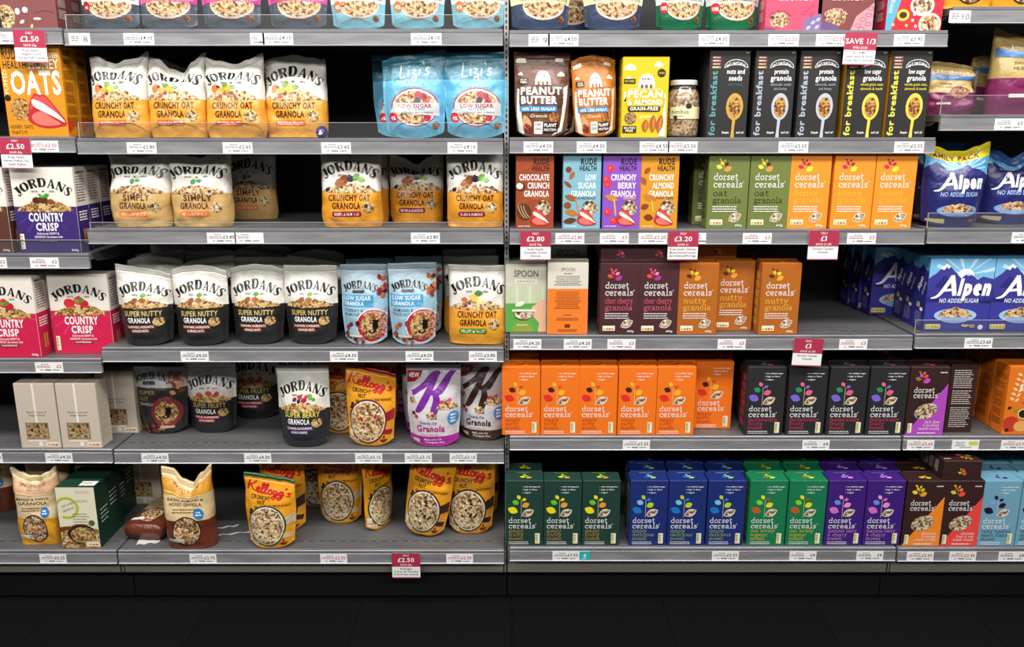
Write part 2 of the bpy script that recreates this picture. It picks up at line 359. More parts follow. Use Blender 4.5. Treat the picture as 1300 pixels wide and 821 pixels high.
def lay(mb, art, fn, start=.00012, step=.00005, thr=None, clip=None):
    """put artwork on a surface: fn(x_mm, y_mm, lift_m) -> point"""
    for n, (vs, fs, c, mi) in enumerate(art.L):
        o = start+step*n
        if clip: vs = [(min(max(a, clip[0]), clip[1]), min(max(b, clip[2]), clip[3])) for a, b in vs]
        if thr: vs, fs = split_tris(vs, fs, thr)
        ff = []
        for t in fs:
            a, b, d = vs[t[0]], vs[t[1]], vs[t[2]]
            ar = (b[0]-a[0])*(d[1]-a[1])-(b[1]-a[1])*(d[0]-a[0])
            if abs(ar) > 1e-6: ff.append(t if ar > 0 else (t[0], t[2], t[1]))
        mb.add([fn(a, b, o) for a, b in vs], ff, c, mi)
# ------------------------------------------------------------------ linking and tagging
def link(name, me, parent=None):
    o = bpy.data.objects.new(name, me); col.objects.link(o)
    if parent: o.parent = parent
    return o
def tag(o, label, cat, group=None, kind=None):
    o['label'] = label; o['category'] = cat
    if group: o['group'] = group
    if kind: o['kind'] = kind
    return o
def struct(o): o['kind'] = 'structure'; return o
# ------------------------------------------------------------------ cartons
PROTO = {}
def carton(key, W, H, D, base, front, left=None, right=None, top=None, back=None, topc=None, mat=None):
    """sizes in mm; returns meshes for body and top flap"""
    mb = MB(); w_, h_, d_ = W/1000, H/1000, D/1000
    mb.box(-w_/2, w_/2, -d_/2, d_/2, 0, h_, hx(base), 0, .0012)
    lay(mb, front, lambda x, y, o: (x/1000-w_/2, -d_/2-o, y/1000), clip=(.6, W-.6, .6, H-.6))
    if left: lay(mb, left, lambda x, y, o: (-w_/2-o, d_/2-x/1000, y/1000), clip=(.6, D-.6, .6, H-.6))
    if right: lay(mb, right, lambda x, y, o: (w_/2+o, -d_/2+x/1000, y/1000), clip=(.6, D-.6, .6, H-.6))
    me = mb.mesh(key, [mat or M_CARD, M_GRAN])
    fb = MB(); fb.box(-w_/2+.0015, w_/2-.0015, -d_/2+.001, d_/2*.55, h_+.0002, h_+.0009, hx(topc or base))
    fb.box(-w_/5, w_/5, d_/2*.55, d_/2*.8, h_+.0002, h_+.0008, hx(topc or base))
    if top: lay(fb, top, lambda x, y, o: (x/1000-w_/2, -d_/2+y/1000, h_+.0009+o))
    PROTO[key] = ('carton', me, fb.mesh(key+'_flap', [mat or M_CARD, M_GRAN]), W, H, D)
def side_panel(D, H, c, seed=3, x=.15, bars=True):
    a = Art(D, H)
    for k in range(6):
        a.lines(D*x, H*(.86-.13*k), D*.7, 6, H*.017, H*.007, c, seed+k)
    if bars: a.line([(D*x, H*.5), (D*.85, H*.5)], .6, c)
    return a
def dorset_words(a, x, y1, y2, xh, w1, w2, c='FFFFFF'):
    a.text('dorset', x, y1, xh, c, w=w1, font='slab', wid=.145, track=.06); a.text('cereals', x, y2, xh, c, w=w2, font='slab', wid=.145, track=.06)
    a.oval(x+w2+2.5, y2+xh*1.25, 1.3, 1.3, c)
def traffic(a, x0, y0, x1, y1, vert=False):
    a.rrect(x0, y0, x1, y1, 1, 'F4F0DC')
    n = 4
    for k in range(n):
        if vert: a.rect(x0+1.5, y0+2+(y1-y0-4)*k/n, x0+(x1-x0)*.55, y0+(y1-y0-4)*(k+.75)/n+2, ['E8C040', '7FB648', '7FB648', 'E09030'][k])
        else: a.rect(x0+2+(x1-x0-4)*k/n, y0+2, x0+2+(x1-x0-4)*(k+.78)/n, y0+(y1-y0)*.55, ['E8C040', '7FB648', 'D8602C', 'E09030'][k])
def petals(a, cx, cy, s, cs):
    """five petal cluster of the granola cartons"""
    for dx, dy, l, w_, r, c in ((14, -5, 23, 15, 28, cs[0]), (-12, 1, 19, 12, -20, cs[1]), (10, 9, 15, 10, 30, cs[2]), (-4, 12, 15, 9, -58, cs[3]), (4, 19, 10, 6, 62, cs[4]), (-9, 22, 10, 6, -38, cs[1])):
        a.leaf(cx+dx*s, cy+dy*s, l*s, w_*s, r, c)
    a.line([(cx+2*s, cy-8*s), (cx+1*s, cy+12*s)], .8, cs[1])
def flip(t, W, D):
    r = Art(W, D); r.L = [([(W-x, D-y) for x, y in vs], fs, c, mi) for vs, fs, c, mi in t.L]; return r
def d_granola(key, bg, pc, words, wc, sub='FFFFFF', topc=None):
    a = Art(120, 222)
    petals(a, 42, 182, 1, pc); dorset_words(a, 16, 145, 123, 13, 71, 85)
    if len(words) == 2: a.text(words[0], 16, 98, 12, wc, w=min(85, 13.5*len(words[0])+2 if len(words[0]) < 9 else 85), font='slab', wid=.125); a.text(words[1], 16, 77, 12, wc, w=84, font='slab', wid=.125)
    a.lines(16, 65, 78, 3, 7, 2.3, sub, 5)
    a.leaf(84, 34, 42, 26, 28, 'FFFFFF'); a.leaf(84, 34, 39, 23, 28, 'FFFFFF', 1)
    traffic(a, 10, 12, 48, 28); a.text('600g', 86, 8, 5.5, 'FFFFFF', w=20, bold=.02)
    t = Art(120, 60); petals(t, 60, 22, .6, pc)
    carton(key, 120, 222, 62, bg, a, side_panel(62, 222, wc), side_panel(62, 222, wc, 9), t, topc=topc)
    if key in ('choc_cherry', 'nutty'): carton(key+'_lying', 120, 222, 62, bg, a, side_panel(62, 222, wc), side_panel(62, 222, wc, 9), flip(t, 120, 62), topc=topc)
d_granola('olive', '707C3E', ['F09A3C', 'F4E04C', '3C2A1C', 'E8D040', 'F4C030'], ['oat', 'granola'], '2C2A14')
d_granola('honey', 'F6962A', ['D8E040', 'C22D60', 'B02848', 'B82A50', '8A1F3C'], ['honey', 'granola'], 'FFC94A')
d_granola('choc_cherry', '4A262C', ['A03A9C', 'E8483C', 'F08A9C', 'D83A78', 'E05A90'], ['choc cherry', 'granola'], 'E8647E')
d_granola('nutty', 'B5651E', ['F6A830', '5A2A12', 'F0E048', 'F0C020', '6A3010'], ['nutty', 'granola'], 'F8C84A')
def bullets(a, x, y, c='FFFFFF', first='no added sugar'):
    for k, t in enumerate((first, 'high in fibre', 'vegan')):
        a.oval(x, y-k*10+2, .9, .9, c); a.text(t, x+4, y-k*10, 4.6, c, w=[52, 42, 22][k], bold=.012)
def d_muesli(key, bg, lc, words, wc, gran='F0E0C0', first='no added sugar', topc=None, nb=None, tint='FFFFFF'):
    a = Art(120, 226)
    bullets(a, 54, 203, first=first)
    sx = 50
    a.line([(sx, 98), (sx, 160)], 1, gran)
    for cx, cy, l, w_, r, c in ((sx-27, 124, 34, 23, -24, lc[4]), (sx-18, 151, 23, 17, -25, lc[2]), (sx-8, 169, 17, 12, -55, lc[0]), (sx+9, 161, 15, 10, 28, lc[1]), (sx+14, 142, 25, 18, 25, lc[3])):
        a.leaf(cx, cy, l, w_, r, c)
    a.leaf(sx+21, 115, 42, 25, 27, 'FFF8E8'); a.leaf(sx+21, 115, 38, 21, 27, tint, 1)
    dorset_words(a, 10, 80, 61, 12, 71, 84)
    y = 47
    for wd in words: a.text(wd, 10, y, 8, wc, w=min(92, 7.6*len(wd)+1), font='slab', wid=.115); y -= 13.5
    a.lines(10, 12, 74, 2, 6, 2, 'FFFFFF', 4)
    traffic(a, 94, 8, 109, 44, True)
    t = Art(120, 60)
    for cx, cy, l, r, c in ((54, 24, 18, -15, lc[4]), (66, 30, 16, 12, lc[2]), (74, 20, 20, 10, lc[3]), (60, 38, 12, 40, lc[0])): t.leaf(cx, cy, l, l*.55, r, c)
    t.lines(34, 52, 52, 1, 6, 2, lc[2], 3)
    carton(key, 120, 226, 62, bg, a, side_panel(62, 226, wc), side_panel(62, 226, wc, 9), t, topc=topc)
d_muesli('m_orange', 'F6791A', ['FBC52C', 'E84A2C', '4A1C18', 'FBB92B', 'E62F2A'], ['simply', 'nutty', 'muesli'], 'B82E1C')
d_muesli('m_black', '2A2A2C', ['EE6A8A', '7A70C8', '2F8F6A', 'E8628F', '7B68D8'], ['fantastically', 'fruity', 'muesli'], 'E0486E')
d_muesli('m_dkgreen', '1F4038', ['F0E030', 'E8E030', '6CC828', 'F2A238', 'F6E616'], ['simply', 'fruity', 'muesli'], 'CDA25A', first='with wholegrains')
d_muesli('m_blue', '1A2E76', ['C8D420', '2080D0', '7CC8F4', 'C4DA1E', '1B78C8'], ['simply', 'delicious', 'muesli'], 'A8C850')
d_muesli('m_green', '157A50', ['F4E42C', '9A5A2A', '8CD42A', 'F4E41E', 'B8622C'], ['our lovely', 'organic', 'muesli'], 'ECD83C')
d_muesli('m_purple', '3E1D7C', ['F2A4D4', 'E070C0', '6C90F4', 'F294D8', 'D474CC'], ['luscious berry', '& cherry', 'muesli'], 'E8A0D8')
d_muesli('m_sky', '72A8C2', ['1A1C34', '1A1C34', '86A4F8', '2A1C2C', '1A1C34'], ['tasty toasted', 'spelt flakes', 'muesli'], '22364C')
def d_crunch(key, tri, pc, words, bg='38201F'):
    a = Art(122, 226)
    a.poly([(121.6, 172), (121.6, .4), (0.4, .4)], tri)
    petals(a, 38, 186, 1.05, pc); dorset_words(a, 16, 142, 124, 12, 64, 76)
    a.text('new', 92, 206, 6, 'FFFFFF', w=22, bold=.03)
    a.oval(60, 80, 37, 25, 'FFFFFF', 1, 22)
    y = 40
    for wd in words: a.text(wd, 108, y, 6.2, 'FFE8F0', w=8+4.4*len(wd), al='r', font='slab', wid=.18); y -= 11
    a.lines(40, 6, 70, 1, 6, 2.6, 'FFFFFF'); traffic(a, 8, 8, 21, 40, True)
    t = Art(122, 60)
    for cx, cy, l, r, c in ((54, 24, 18, -15, pc[1]), (66, 30, 16, 12, pc[0]), (74, 20, 20, 10, pc[2])): t.leaf(cx, cy, l, l*.55, r, c)
    carton(key, 122, 226, 62, bg, a, side_panel(62, 226, 'D8CCC8'), side_panel(62, 226, 'D8CCC8', 9), t)
    if key == 'c_red': t = Art(122, 60); petals(t, 60, 22, .6, pc); carton('c_red_lying', 122, 226, 62, bg, a, side_panel(62, 226, 'D8CCC8'), side_panel(62, 226, 'D8CCC8', 9), flip(t, 122, 62))
d_crunch('c_pink', 'B64CC6', ['D04AD0', 'A87038', 'F0583A', 'C858D8', 'F08048'], ['dark choc', '& hazelnut', 'muesli crunch'])
d_crunch('c_orange', 'F78E28', ['F4A030', 'F4DC28', 'C8DC28', 'F4A838', 'F4E030'], ['chocolate', '& orange', 'muesli crunch'])
d_crunch('c_red', 'F04A42', ['F0504A', 'C4DC30', 'F08830', 'D83A3A', 'F4B030'], ['ultimate', 'fruit & nut', 'muesli crunch'])
# lips cartons
def lips(a, x, y, s):
    q = lambda L: smooth_pts([(x+px_*s, y+py_*s) for px_, py_ in L], 3, True)
    a.poly(q([(0, 0), (3, 16), (8, 29), (15, 36), (23, 34), (31, 33), (43, 18), (60, -9), (48, -15), (27, -17), (11, -13), (1, -6)]), 'B8262E')
    a.poly(q([(3, 6), (9, 28), (16, 33), (22, 31), (30, 31), (42, 16), (56, -6), (40, 4), (20, 16), (8, 14)]), 'DE4A4A')
    a.poly(q([(6, 2), (21, 9), (40, -3), (50, -11), (27, -13), (11, -9)]), 'EE7468')
    a.poly(q([(9, 27), (21, 24), (37, 13), (49, 3), (57, -8), (40, 1), (24, 9), (11, 17)]), 'FFF6E2')
def rude(key, bg, lines_, sub, subc, deco, sidec, head='241A1A'):
    a = Art(112, 224)
    a.text('RUDE', 98, 190, 18, head, w=46, al='r', bold=.06); a.text('HEALTH', 98, 172, 14, head, w=50, al='r', bold=.06)
    y = 144
    for t in lines_: a.text(t, 98, y, 17, 'FFFFFF', w=min(88, 10.6*len(t)), al='r', bold=.035); y -= 24
    a.text(sub, 98, 88, 8, subc, w=5.2*len(sub), al='r', bold=.03)
    deco(a); a.granola(80, 62, 23, 23); lips(a, 43, 25, .95)
    a.text('PLANT BASED', 8, 6, 4, 'FFFFFF', w=34)
    carton(key, 112, 224, 50, bg, a, side_panel(50, 224, sidec), side_panel(50, 224, sidec, 7))
def deco_choc(a):
    a.leaf(28, 180, 34, 12, 20, 'A04A20'); a.oval(14, 125, 14, 14, '6A2A14'); a.oval(11, 127, 10, 9, 'F8F0E0'); a.leaf(20, 80, 50, 14, 25, '9A5020')
    a.oval(24, 50, 22, 26, '5A3018', rot=20)
    for k in (-8, 0, 8): a.line([(14+k, 70), (20+k, 50), (34+k, 32)], 2, 'D8B080', sm=3)
def deco_nut(a):
    a.oval(16, 175, 9, 9, '7A3A1C'); a.leaf(26, 158, 28, 14, 60, 'A8602C'); a.leaf(14, 132, 30, 12, -40, '8A4A24')
    a.leaf(24, 92, 40, 18, -20, '9C5A2C'); a.line([(38, 90), (46, 50)], 4, 'C88830'); a.oval(14, 70, 11, 10, '8A4A24'); a.leaf(26, 48, 44, 20, -15, 'B87838'); a.leaf(22, 24, 42, 18, 10, '6A3418')
def deco_berry(a):
    for x, y in ((22, 178), (14, 132), (16, 50), (34, 24), (10, 146)): a.oval(x, y, 11, 11, 'E0303C'); a.oval(x-2, y+2, 4, 4, 'F07070')
    a.leaf(26, 92, 42, 18, -20, 'C88A30'); a.line([(34, 88), (40, 40)], 5, 'E0B050')
def deco_alm(a):
    a.leaf(18, 172, 26, 14, 50, '9C4A20'); a.leaf(8, 142, 28, 16, -60, 'A85424'); a.leaf(28, 92, 44, 20, -20, 'C87A30'); a.leaf(14, 66, 26, 18, 20, '8A3C18'); a.line([(34, 84), (40, 50)], 4, 'F0C050'); a.leaf(26, 34, 30, 20, -10, '7A3818')
rude('r_choc', '9A4420', ['CHOCOLATE', 'CRUNCH', 'GRANOLA'], 'HIGH FIBRE', 'C8703C', deco_choc, 'C0754C', '3A1410')
rude('r_blue', '7FB4C8', ['LOW', 'SUGAR', 'GRANOLA'], 'PLUM & HAZELNUT', '2A3A58', deco_nut, '3A5A70')
rude('r_purple', '8A52C4', ['CRUNCHY', 'BERRY', 'GRANOLA'], 'ORGANIC', 'F0C84A', deco_berry, 'C8A8F0')
rude('r_amber', 'D8941C', ['CRUNCHY', 'ALMOND', 'GRANOLA'], 'HIGH FIBRE', '5A2C50', deco_alm, '704010')
def f_oats():
    a = Art(174, 254)
    a.text('RUDE', 8, 218, 30, '3A2010', w=52, bold=.03); a.text('HEALTH', 8, 193, 20, '3A2010', w=66, bold=.03)
    a.text('GOLDEN', 168, 222, 14, 'FFF4D8', w=52, al='r', bold=.02); a.text('HONEY', 168, 192, 25, 'FFFFFF', w=86, al='r', bold=.03)
    a.text('OATS', 24, 122, 62, 'FFFFFF', w=144, bold=.045); a.text('PUFFED', 16, 122, 12, 'FFE9B0', w=66, bold=.02, rot=90)
    a.oval(10, 110, 9, 9, '1A1410'); a.granola(44, 78, 30, 32, 'E8C080'); lips(a, 62, 56, 1.85)
    a.text('HONEY. OATS.', 8, 24, 10, '6A3A08', w=66, bold=.01); a.text("THAT'S IT.", 8, 8, 10, '6A3A08', w=48, bold=.01)
    s = side_panel(64, 254, '6A3A08', 5); s.text('RUDE', 12, 230, 16, '5A3010', w=40, bold=.03); s.text('HEALTH', 12, 208, 12, '5A3010', w=40, bold=.03)
    s.poly([(0, 60), (0, 12), (34, 30)], 'C8402C')
    carton('oats', 174, 254, 64, 'D68E16', a, s, s)
f_oats()
def jordans(a, cx, y, w, h, c='141414', R=None, since=True):
    a.text('JORDANS', cx, y, h, c, w=w, al='c', font='jd', arc=R or w*.75, track=.0)
    if since:
        a.text('SINCE', cx-w*.16, y-h*.62, h*.2, c, w=w*.12, al='c', bold=.02); a.text('1855', cx+w*.16, y-h*.62, h*.2, c, w=w*.1, al='c', bold=.02); a.leaf(cx, y-h*.5, h*.3, h*.16, 20, c)
def country(key, bg, fruit, flav, dark, sidebg):
    W, H = 186, 254; a = Art(W, H)
    a.rect(.6, .6, W-.6, H*.55, bg)
    for k in range(9):
        an = math.radians(10+k*20); a.poly([(W/2, H*.55), (W/2+95*math.cos(an+.06), H*.55-95*abs(math.sin(an))), (W/2+95*math.cos(an-.06), H*.55-95*abs(math.sin(an))-6)], dark)
    jordans(a, W/2, 198, 160, 26, R=105)
    a.mound(8, W-8, H*.5, 34, 4, 'FFE2B0', 22)
    for x, y, r, c in fruit: a.oval(x, y, r, r*.85, c)
    a.leaf(100, 172, 22, 12, 30, '3C9A30'); a.leaf(84, 172, 20, 10, 140, '58B040')
    a.text('COUNTRY', W/2, 96, 24, 'FFFFFF', w=104, al='c', bold=.05); a.text('CRISP', W/2, 68, 22, 'FFFFFF', w=68, al='c', bold=.05)
    a.text('Deliciously CRISPY &', W/2, 56, 6, 'FFFFFF', w=66, al='c', bold=.02); a.text('CRUNCHY oat clusters with', W/2, 46, 6, 'FFFFFF', w=84, al='c', bold=.02)
    a.rrect(W/2-28, 34, W/2+28, 42, 2, '5A1020'); a.text(flav, W/2, 35.5, 5, 'FFFFFF', w=50, al='c', bold=.02)
    traffic(a, 8, 12, 20, 58, True); a.text('500g', W-28, 6, 6, 'FFFFFF', w=20, bold=.02)
    s = Art(66, H); s.rect(.6, .6, 65.4, H*.55, bg); s.lines(10, 225, 46, 10, 8, 4, '8A6A6A', 4); s.lines(10, 120, 46, 4, 8, 4, 'FFFFFF', 6)
    s.line([(33, 4), (33, 70)], 1.2, 'C8903C')
    for k in range(5): s.leaf(27, 30+k*9, 13, 6, 120, 'D8A04C'); s.leaf(39, 30+k*9, 13, 6, 60, 'D8A04C')
    s.text('JORDANS', 33, 236, 7, '2A2220', w=48, al='c', font='jd', track=.0)
    carton(key, W, H, 66, 'EDE6DC', a, s, s)
country('cc_pink', 'D21E50', [(62, 164, 17, 'D82838'), (92, 172, 16, 'E03040'), (108, 162, 14, 'C82030')], 'RASPBERRIES', 'DA3462', 'A81848')
country('cc_purple', '3A2470', [(70, 158, 12, '4A2414'), (90, 160, 14, '5A2C18'), (112, 154, 10, '8A4A28')], 'CHOCOLATE', '48308A', '2A1850')
country('cc_brown', '5A3428', [(70, 158, 12, '4A2414'), (90, 160, 14, 'D8A860'), (112, 154, 10, '8A4A28')], 'HAZELNUT', '684034', '2A1810')
def f_cream():
    a = Art(126, 216); a.rect(56, 78, 62, 215, 'F6F0E6')
    a.text('Baked Coconut &', 62, 118, 6, '5A4A40', w=62, al='c', bold=.01); a.text('Ginger Granola', 62, 108, 6, '5A4A40', w=52, al='c', bold=.01)
    a.rect(22, 30, 94, 86, '8C8070'); a.rect(25, 33, 91, 83, 'C8B898', 1)
    a.rect(26, 22, 84, 27, 'F0E8DC'); a.rrect(80, 6, 122, 20, 1, 'F2E8D8')
    for k, c in enumerate(('D8A050', 'C87040', 'B85030')): a.rect(84+k*12, 9, 94+k*12, 14, c)
    a.oval(64, 14, 7, 8, 'F4EEE4')
    t = Art(126, 66); t.rect(56, 1, 62, 65, 'F0EAE0')
    carton('cream', 126, 216, 66, 'CFC2B2', a, side_panel(66, 216, 'BFB2A2', 3), side_panel(66, 216, 'CFC2B2', 3, bars=False), t)
f_cream()
def f_green_organic():
    a = Art(124, 212); a.rect(.6, .6, 123.4, 211.4, 'EFE9CF')
    a.line(ell(30, 140, 34, 34, -120, 200, 26), 9, 'B4C83C', sm=0); a.text('DUCHY', 64, 190, 9, '9A8A4C', w=44); a.text('ORGANIC', 60, 160, 8, '9A8A5C', w=40)
    a.text('OAT & SEED', 16, 140, 8, '3A4A2A', w=44, rot=22); a.text('GRANOLA', 18, 124, 8, '3A4A2A', w=40, rot=22); a.lines(46, 118, 56, 5, 9, 3, '8A8A6A')
    a.oval(104, 88, 10, 10, '4A6A3A'); a.poly([(1, 1), (1, 74), (60, 82), (123, 66), (123, 1)], 'F4E4BC', 1)
    a.oval(68, 50, 46, 34, '3A2418'); a.granola(72, 46, 40, 28, 'E8D0A0'); a.poly([(1, 56), (36, 66), (34, 76), (1, 74)], '7A3A20'); a.rrect(80, 6, 122, 22, 1, 'F0EAD8')
    for k, c in enumerate(('D8A050', 'C87040', 'B85030')): a.rect(86+k*11, 10, 95+k*11, 15, c)
    s = Art(150, 212)
    for k in range(4): s.lines(20, 120-k*14, 46, 1, 6, 4, 'C8D8CC', k); s.lines(80, 150-k*14, 46, 1, 6, 4, 'C8D8CC', k+5)
    t = Art(124, 150); t.rect(70, 10, 120, 40, 'F4F4F0'); t.lines(76, 28, 36, 2, 8, 3, '606060')
    carton('green_box', 124, 212, 150, '12382A', a, s, s, t, topc='1A4030')
f_green_organic()
def f_spoon():
    a = Art(126, 214); a.rect(.6, 146, 125.4, 213.4, 'D8D4C4')
    for k in range(6): a.rect(10+k*20, 90, 20+k*20, 146, 'CDE0B8' if k % 2 else 'BCD6A0')
    a.rect(.6, .6, 125.4, 92, '5AA848'); a.poly([(125, 110), (80, 80), (86, 50), (104, 30), (100, 1), (125, 1)], 'F0B89A')
    a.poly(smooth_pts([(20, 1), (30, 30), (60, 36), (82, 20), (84, 1)], 3), '8AA040')
    a.text('SPOON', 63, 176, 20, '1C1C1C', w=74, al='c', bold=0.0); a.rrect(28, 154, 98, 169, 1, 'EDE9DA'); a.text('GRANOLA', 63, 158, 7, '8A8A80', w=56, al='c')
    a.poly([(22, 72), (90, 72), (82, 48), (64, 38), (44, 38), (28, 48)], '1E1A14'); a.poly([(26, 64), (86, 64), (80, 48), (64, 41), (46, 41), (30, 50)], 'FFFFFF', 1); a.rect(20, 66, 94, 73, 'F8F4E4'); a.oval(44, 90, 15, 7, 'F4F0E4', rot=20)
    a.lines(34, 22, 40, 1, 6, 2.5, 'E8F0D0')
    carton('spoon_green', 126, 214, 60, 'CFCBBB', a, side_panel(60, 214, '606050'), side_panel(60, 214, '404030'))
    a = Art(124, 222); a.rect(.6, .6, 123.4, 143, 'F0822A'); a.rect(.6, 143, 123.4, 221.4, 'DCD8CA')
    a.text('SPOON', 62, 197, 11, '2A2A2A', w=42, al='c'); a.lines(62, 189, 30, 1, 6, 2.5, '4A4A4A', al='c')
    a.lines(62, 181, 82, 6, 5.4, 2.2, '6A6A62', 3, 'c'); a.lines(62, 132, 82, 10, 5.6, 2.2, 'A8521C', 3, 'c'); a.lines(62, 60, 30, 1, 6, 2.5, 'A8521C', 3, 'c'); a.lines(62, 50, 76, 2, 5, 2.2, 'A8521C', 3, 'c')
    a.rect(54, 22, 70, 32, '7A2C0C'); a.lines(62, 14, 70, 2, 5, 2.2, 'A8521C', 9, 'c')
    carton('spoon_orange', 124, 222, 60, 'CFCBBB', a, side_panel(60, 222, '606050'), side_panel(60, 222, '404030'))
f_spoon()
def f_eat(key, edge, vc, title, sub, subc, spoon):
    W, H = 128, 246; a = Art(W, H)
    a.text('for breakfast', 26, 6, 18, vc, w=182, bold=.045, rot=90)
    for k, c in enumerate(('8A4A3C', 'A86040', '6A3A6A', 'B88A3C')): a.rrect(8, 222-k*9, 36, 228-k*9, 1, c); a.lines(11, 223.6-k*9, 22, 1, 5, 2.6, 'E8D8C0', k)
    cx = 84
    a.line(ell(cx, 196, 37, 23, 2, 178, 12), 1.6, 'F4F4F4'); a.text('EAT NATURAL', cx, 206, 7, 'FFFFFF', w=58, al='c', bold=.02, arc=50); a.line(smooth_pts([(48, 196), (64, 203), (cx, 205), (104, 203), (120, 196)], 3), 1.5, 'F4F4F4')
    a.text(title[0], cx, 180, 13, 'FFFFFF', w=title[2], al='c', bold=.025); a.text(title[1], cx, 161, 14.5, 'FFFFFF', w=title[3], al='c', bold=.03)
    y = 147
    for t in sub: a.text(t, cx, y, 7, subc, w=min(72, 4.6*len(t)), al='c', bold=.015); y -= 12
    a.oval(cx+2, 88, 27, 38, spoon, n=26); a.poly([(cx-3, 56), (cx+7, 56), (cx+4, 20), (cx+5, 1), (cx-6, 1), (cx-4, 24)], spoon); a.oval(cx+2, 86, 19, 29, 'E8B870', 1, n=24)
    a.text("Simple", 50, 12, 6, 'FFFFFF', w=22, bold=.03); a.text("isn't it?", 96, 12, 6, 'FFFFFF', w=24, bold=.03); a.lines(112, 236, 12, 1, 5, 3, 'B0B0B0')
    s = Art(60, H)
    if edge == 'gold':
        s.rect(.6, .6, 59.4, H-.6, 'C08A1C'); s.lines(8, 60, 44, 7, 6, 2.4, '7A5410')
    else: s.lines(8, 200, 44, 16, 8, 2.6, '484848')
    carton(key, W, H, 60, '262626', a, s, s)
f_eat('e_teal', 'dark', '5C9CA0', ['nuts and', 'seeds', 56, 42], ['with honey'], '3E6A72', 'C8A03C')
f_eat('e_silver', 'dark', 'A8B4C8', ['protein', 'granola', 44, 66], ['almonds, seeds', 'and honey'], '9AA4B0', 'B8C0D0')
f_eat('e_yellow', 'gold', 'F4E44C', ['low sugar', 'granola', 52, 60], ['whole grain oats,', 'almonds & seeds'], 'ECD838', 'E8D24C')
def f_alpen():
    W, H = 200, 230; a = Art(W, H)
    a.rect(.6, 130, W-.6, H-.6, '7CC0EA'); a.rect(.6, .6, W-.6, 140, '3A3A9C')
    for k in range(12):
        an = math.radians(k*30+8); a.poly([(112, 178), (112+95*math.cos(an), min(235, max(130, 178+95*math.sin(an)))), (112+95*math.cos(an+.13), min(235, max(130, 178+95*math.sin(an+.13))))], 'C4E6F8')
    a.oval(112, 178, 26, 20, 'F0FAFF')
    a.poly([(.6, 168), (22, 184), (50, 214), (62, 206), (82, 186), (100, 168), (118, 186), (136, 176), (150, 164), (166, 174), (182, 170), (199.4, 166), (199.4, 120), (.6, 120)], '3C3C98')
    a.poly([(34, 198), (50, 214), (64, 205), (58, 198), (52, 204), (44, 194)], 'F0F6FF'); a.poly([(112, 180), (118, 186), (130, 179), (120, 176)], 'C8D8F8')
    a.poly([(20, 140), (46, 176), (70, 160), (96, 130)], '2A2A7C'); a.poly([(110, 120), (150, 150), (190, 120)], '2E2E86')
    for k in range(8): a.poly([(2+k*5, 96), (5+k*5, 118-(k % 3)*6), (8+k*5, 96)], '26246C'); a.poly([(160+k*5, 92), (163+k*5, 112-(k % 3)*6), (166+k*5, 92)], '26246C')
    alpen_word(a, 12, 118, W-22, 62)
    a.text('NO ADDED SUGAR', 100, 92, 13, 'F4F8FF', w=122, al='c', bold=.02, shear=.15)
    a.oval(94, 52, 66, 22, 'A8C8F0'); a.oval(94, 40, 44, 14, '8CB0E4'); a.mound(40, 148, 48, 32, 5, 'FFE8C8', 18); a.oval(150, 18, 9, 6, 'F0D8A0', 1); a.oval(128, 20, 12, 5, 'FFFFFF', 1); a.oval(176, 14, 8, 8, 'F0F0FF')
    a.rrect(4, 8, 52, 24, 4, 'E8DCA0')
    for k in range(5): a.oval(9+k*9.3, 16, 3.6, 5, ['C8B040', 'D8C040', 'A8B040', 'D8A030', 'C8B040'][k])
    s = Art(66, H); s.rect(.6, 190, 65.4, H-.6, '5AA0D0'); s.rect(.6, .6, 65.4, 150, '28287C'); s.poly([(1, 150), (1, 180), (30, 206), (65, 176), (65, 150)], '2C2C84')
    s.text('Alpen', 22, 120, 15, 'FFFFFF', w=48, bold=.05, shear=.2, rot=70); s.text('NO ADDED', 44, 112, 8, 'E8F0FF', w=44, rot=70); s.oval(24, 78, 11, 9, 'F0E0B0', 1); s.oval(44, 66, 9, 6, 'FFFFFF'); s.lines(12, 52, 42, 6, 7, 3, '8A90D8')
    t = Art(W, 66); t.lines(40, 34, 110, 1, 6, 4, 'C8E4F4')
    carton('alpen_box', W, H, 66, '3A3A9C', a, s, s, t, topc='5AA8D8')
def alpen_word(a, x, y, w, h, dx=0):
    k = w/178
    a.line([(x, y-12*k, 3), (x+22*k, y-4*k, 9*k), (x+46*k, y+30*k, 12*k), (x+62*k, y+58*k, 13*k)], 10, 'FFFFFF', sm=5)
    a.line([(x+60*k, y+60*k, 12*k), (x+66*k, y+30*k, 15*k), (x+72*k, y-4*k, 13*k)], 12, 'FFFFFF', sm=3); a.line([(x+34*k, y+12*k), (x+72*k, y+16*k)], 8*k, 'FFFFFF')
    a.text('lpen', x+80*k, y, 46*k, 'FFFFFF', w=102*k, bold=.1, shear=.2)
f_alpen()
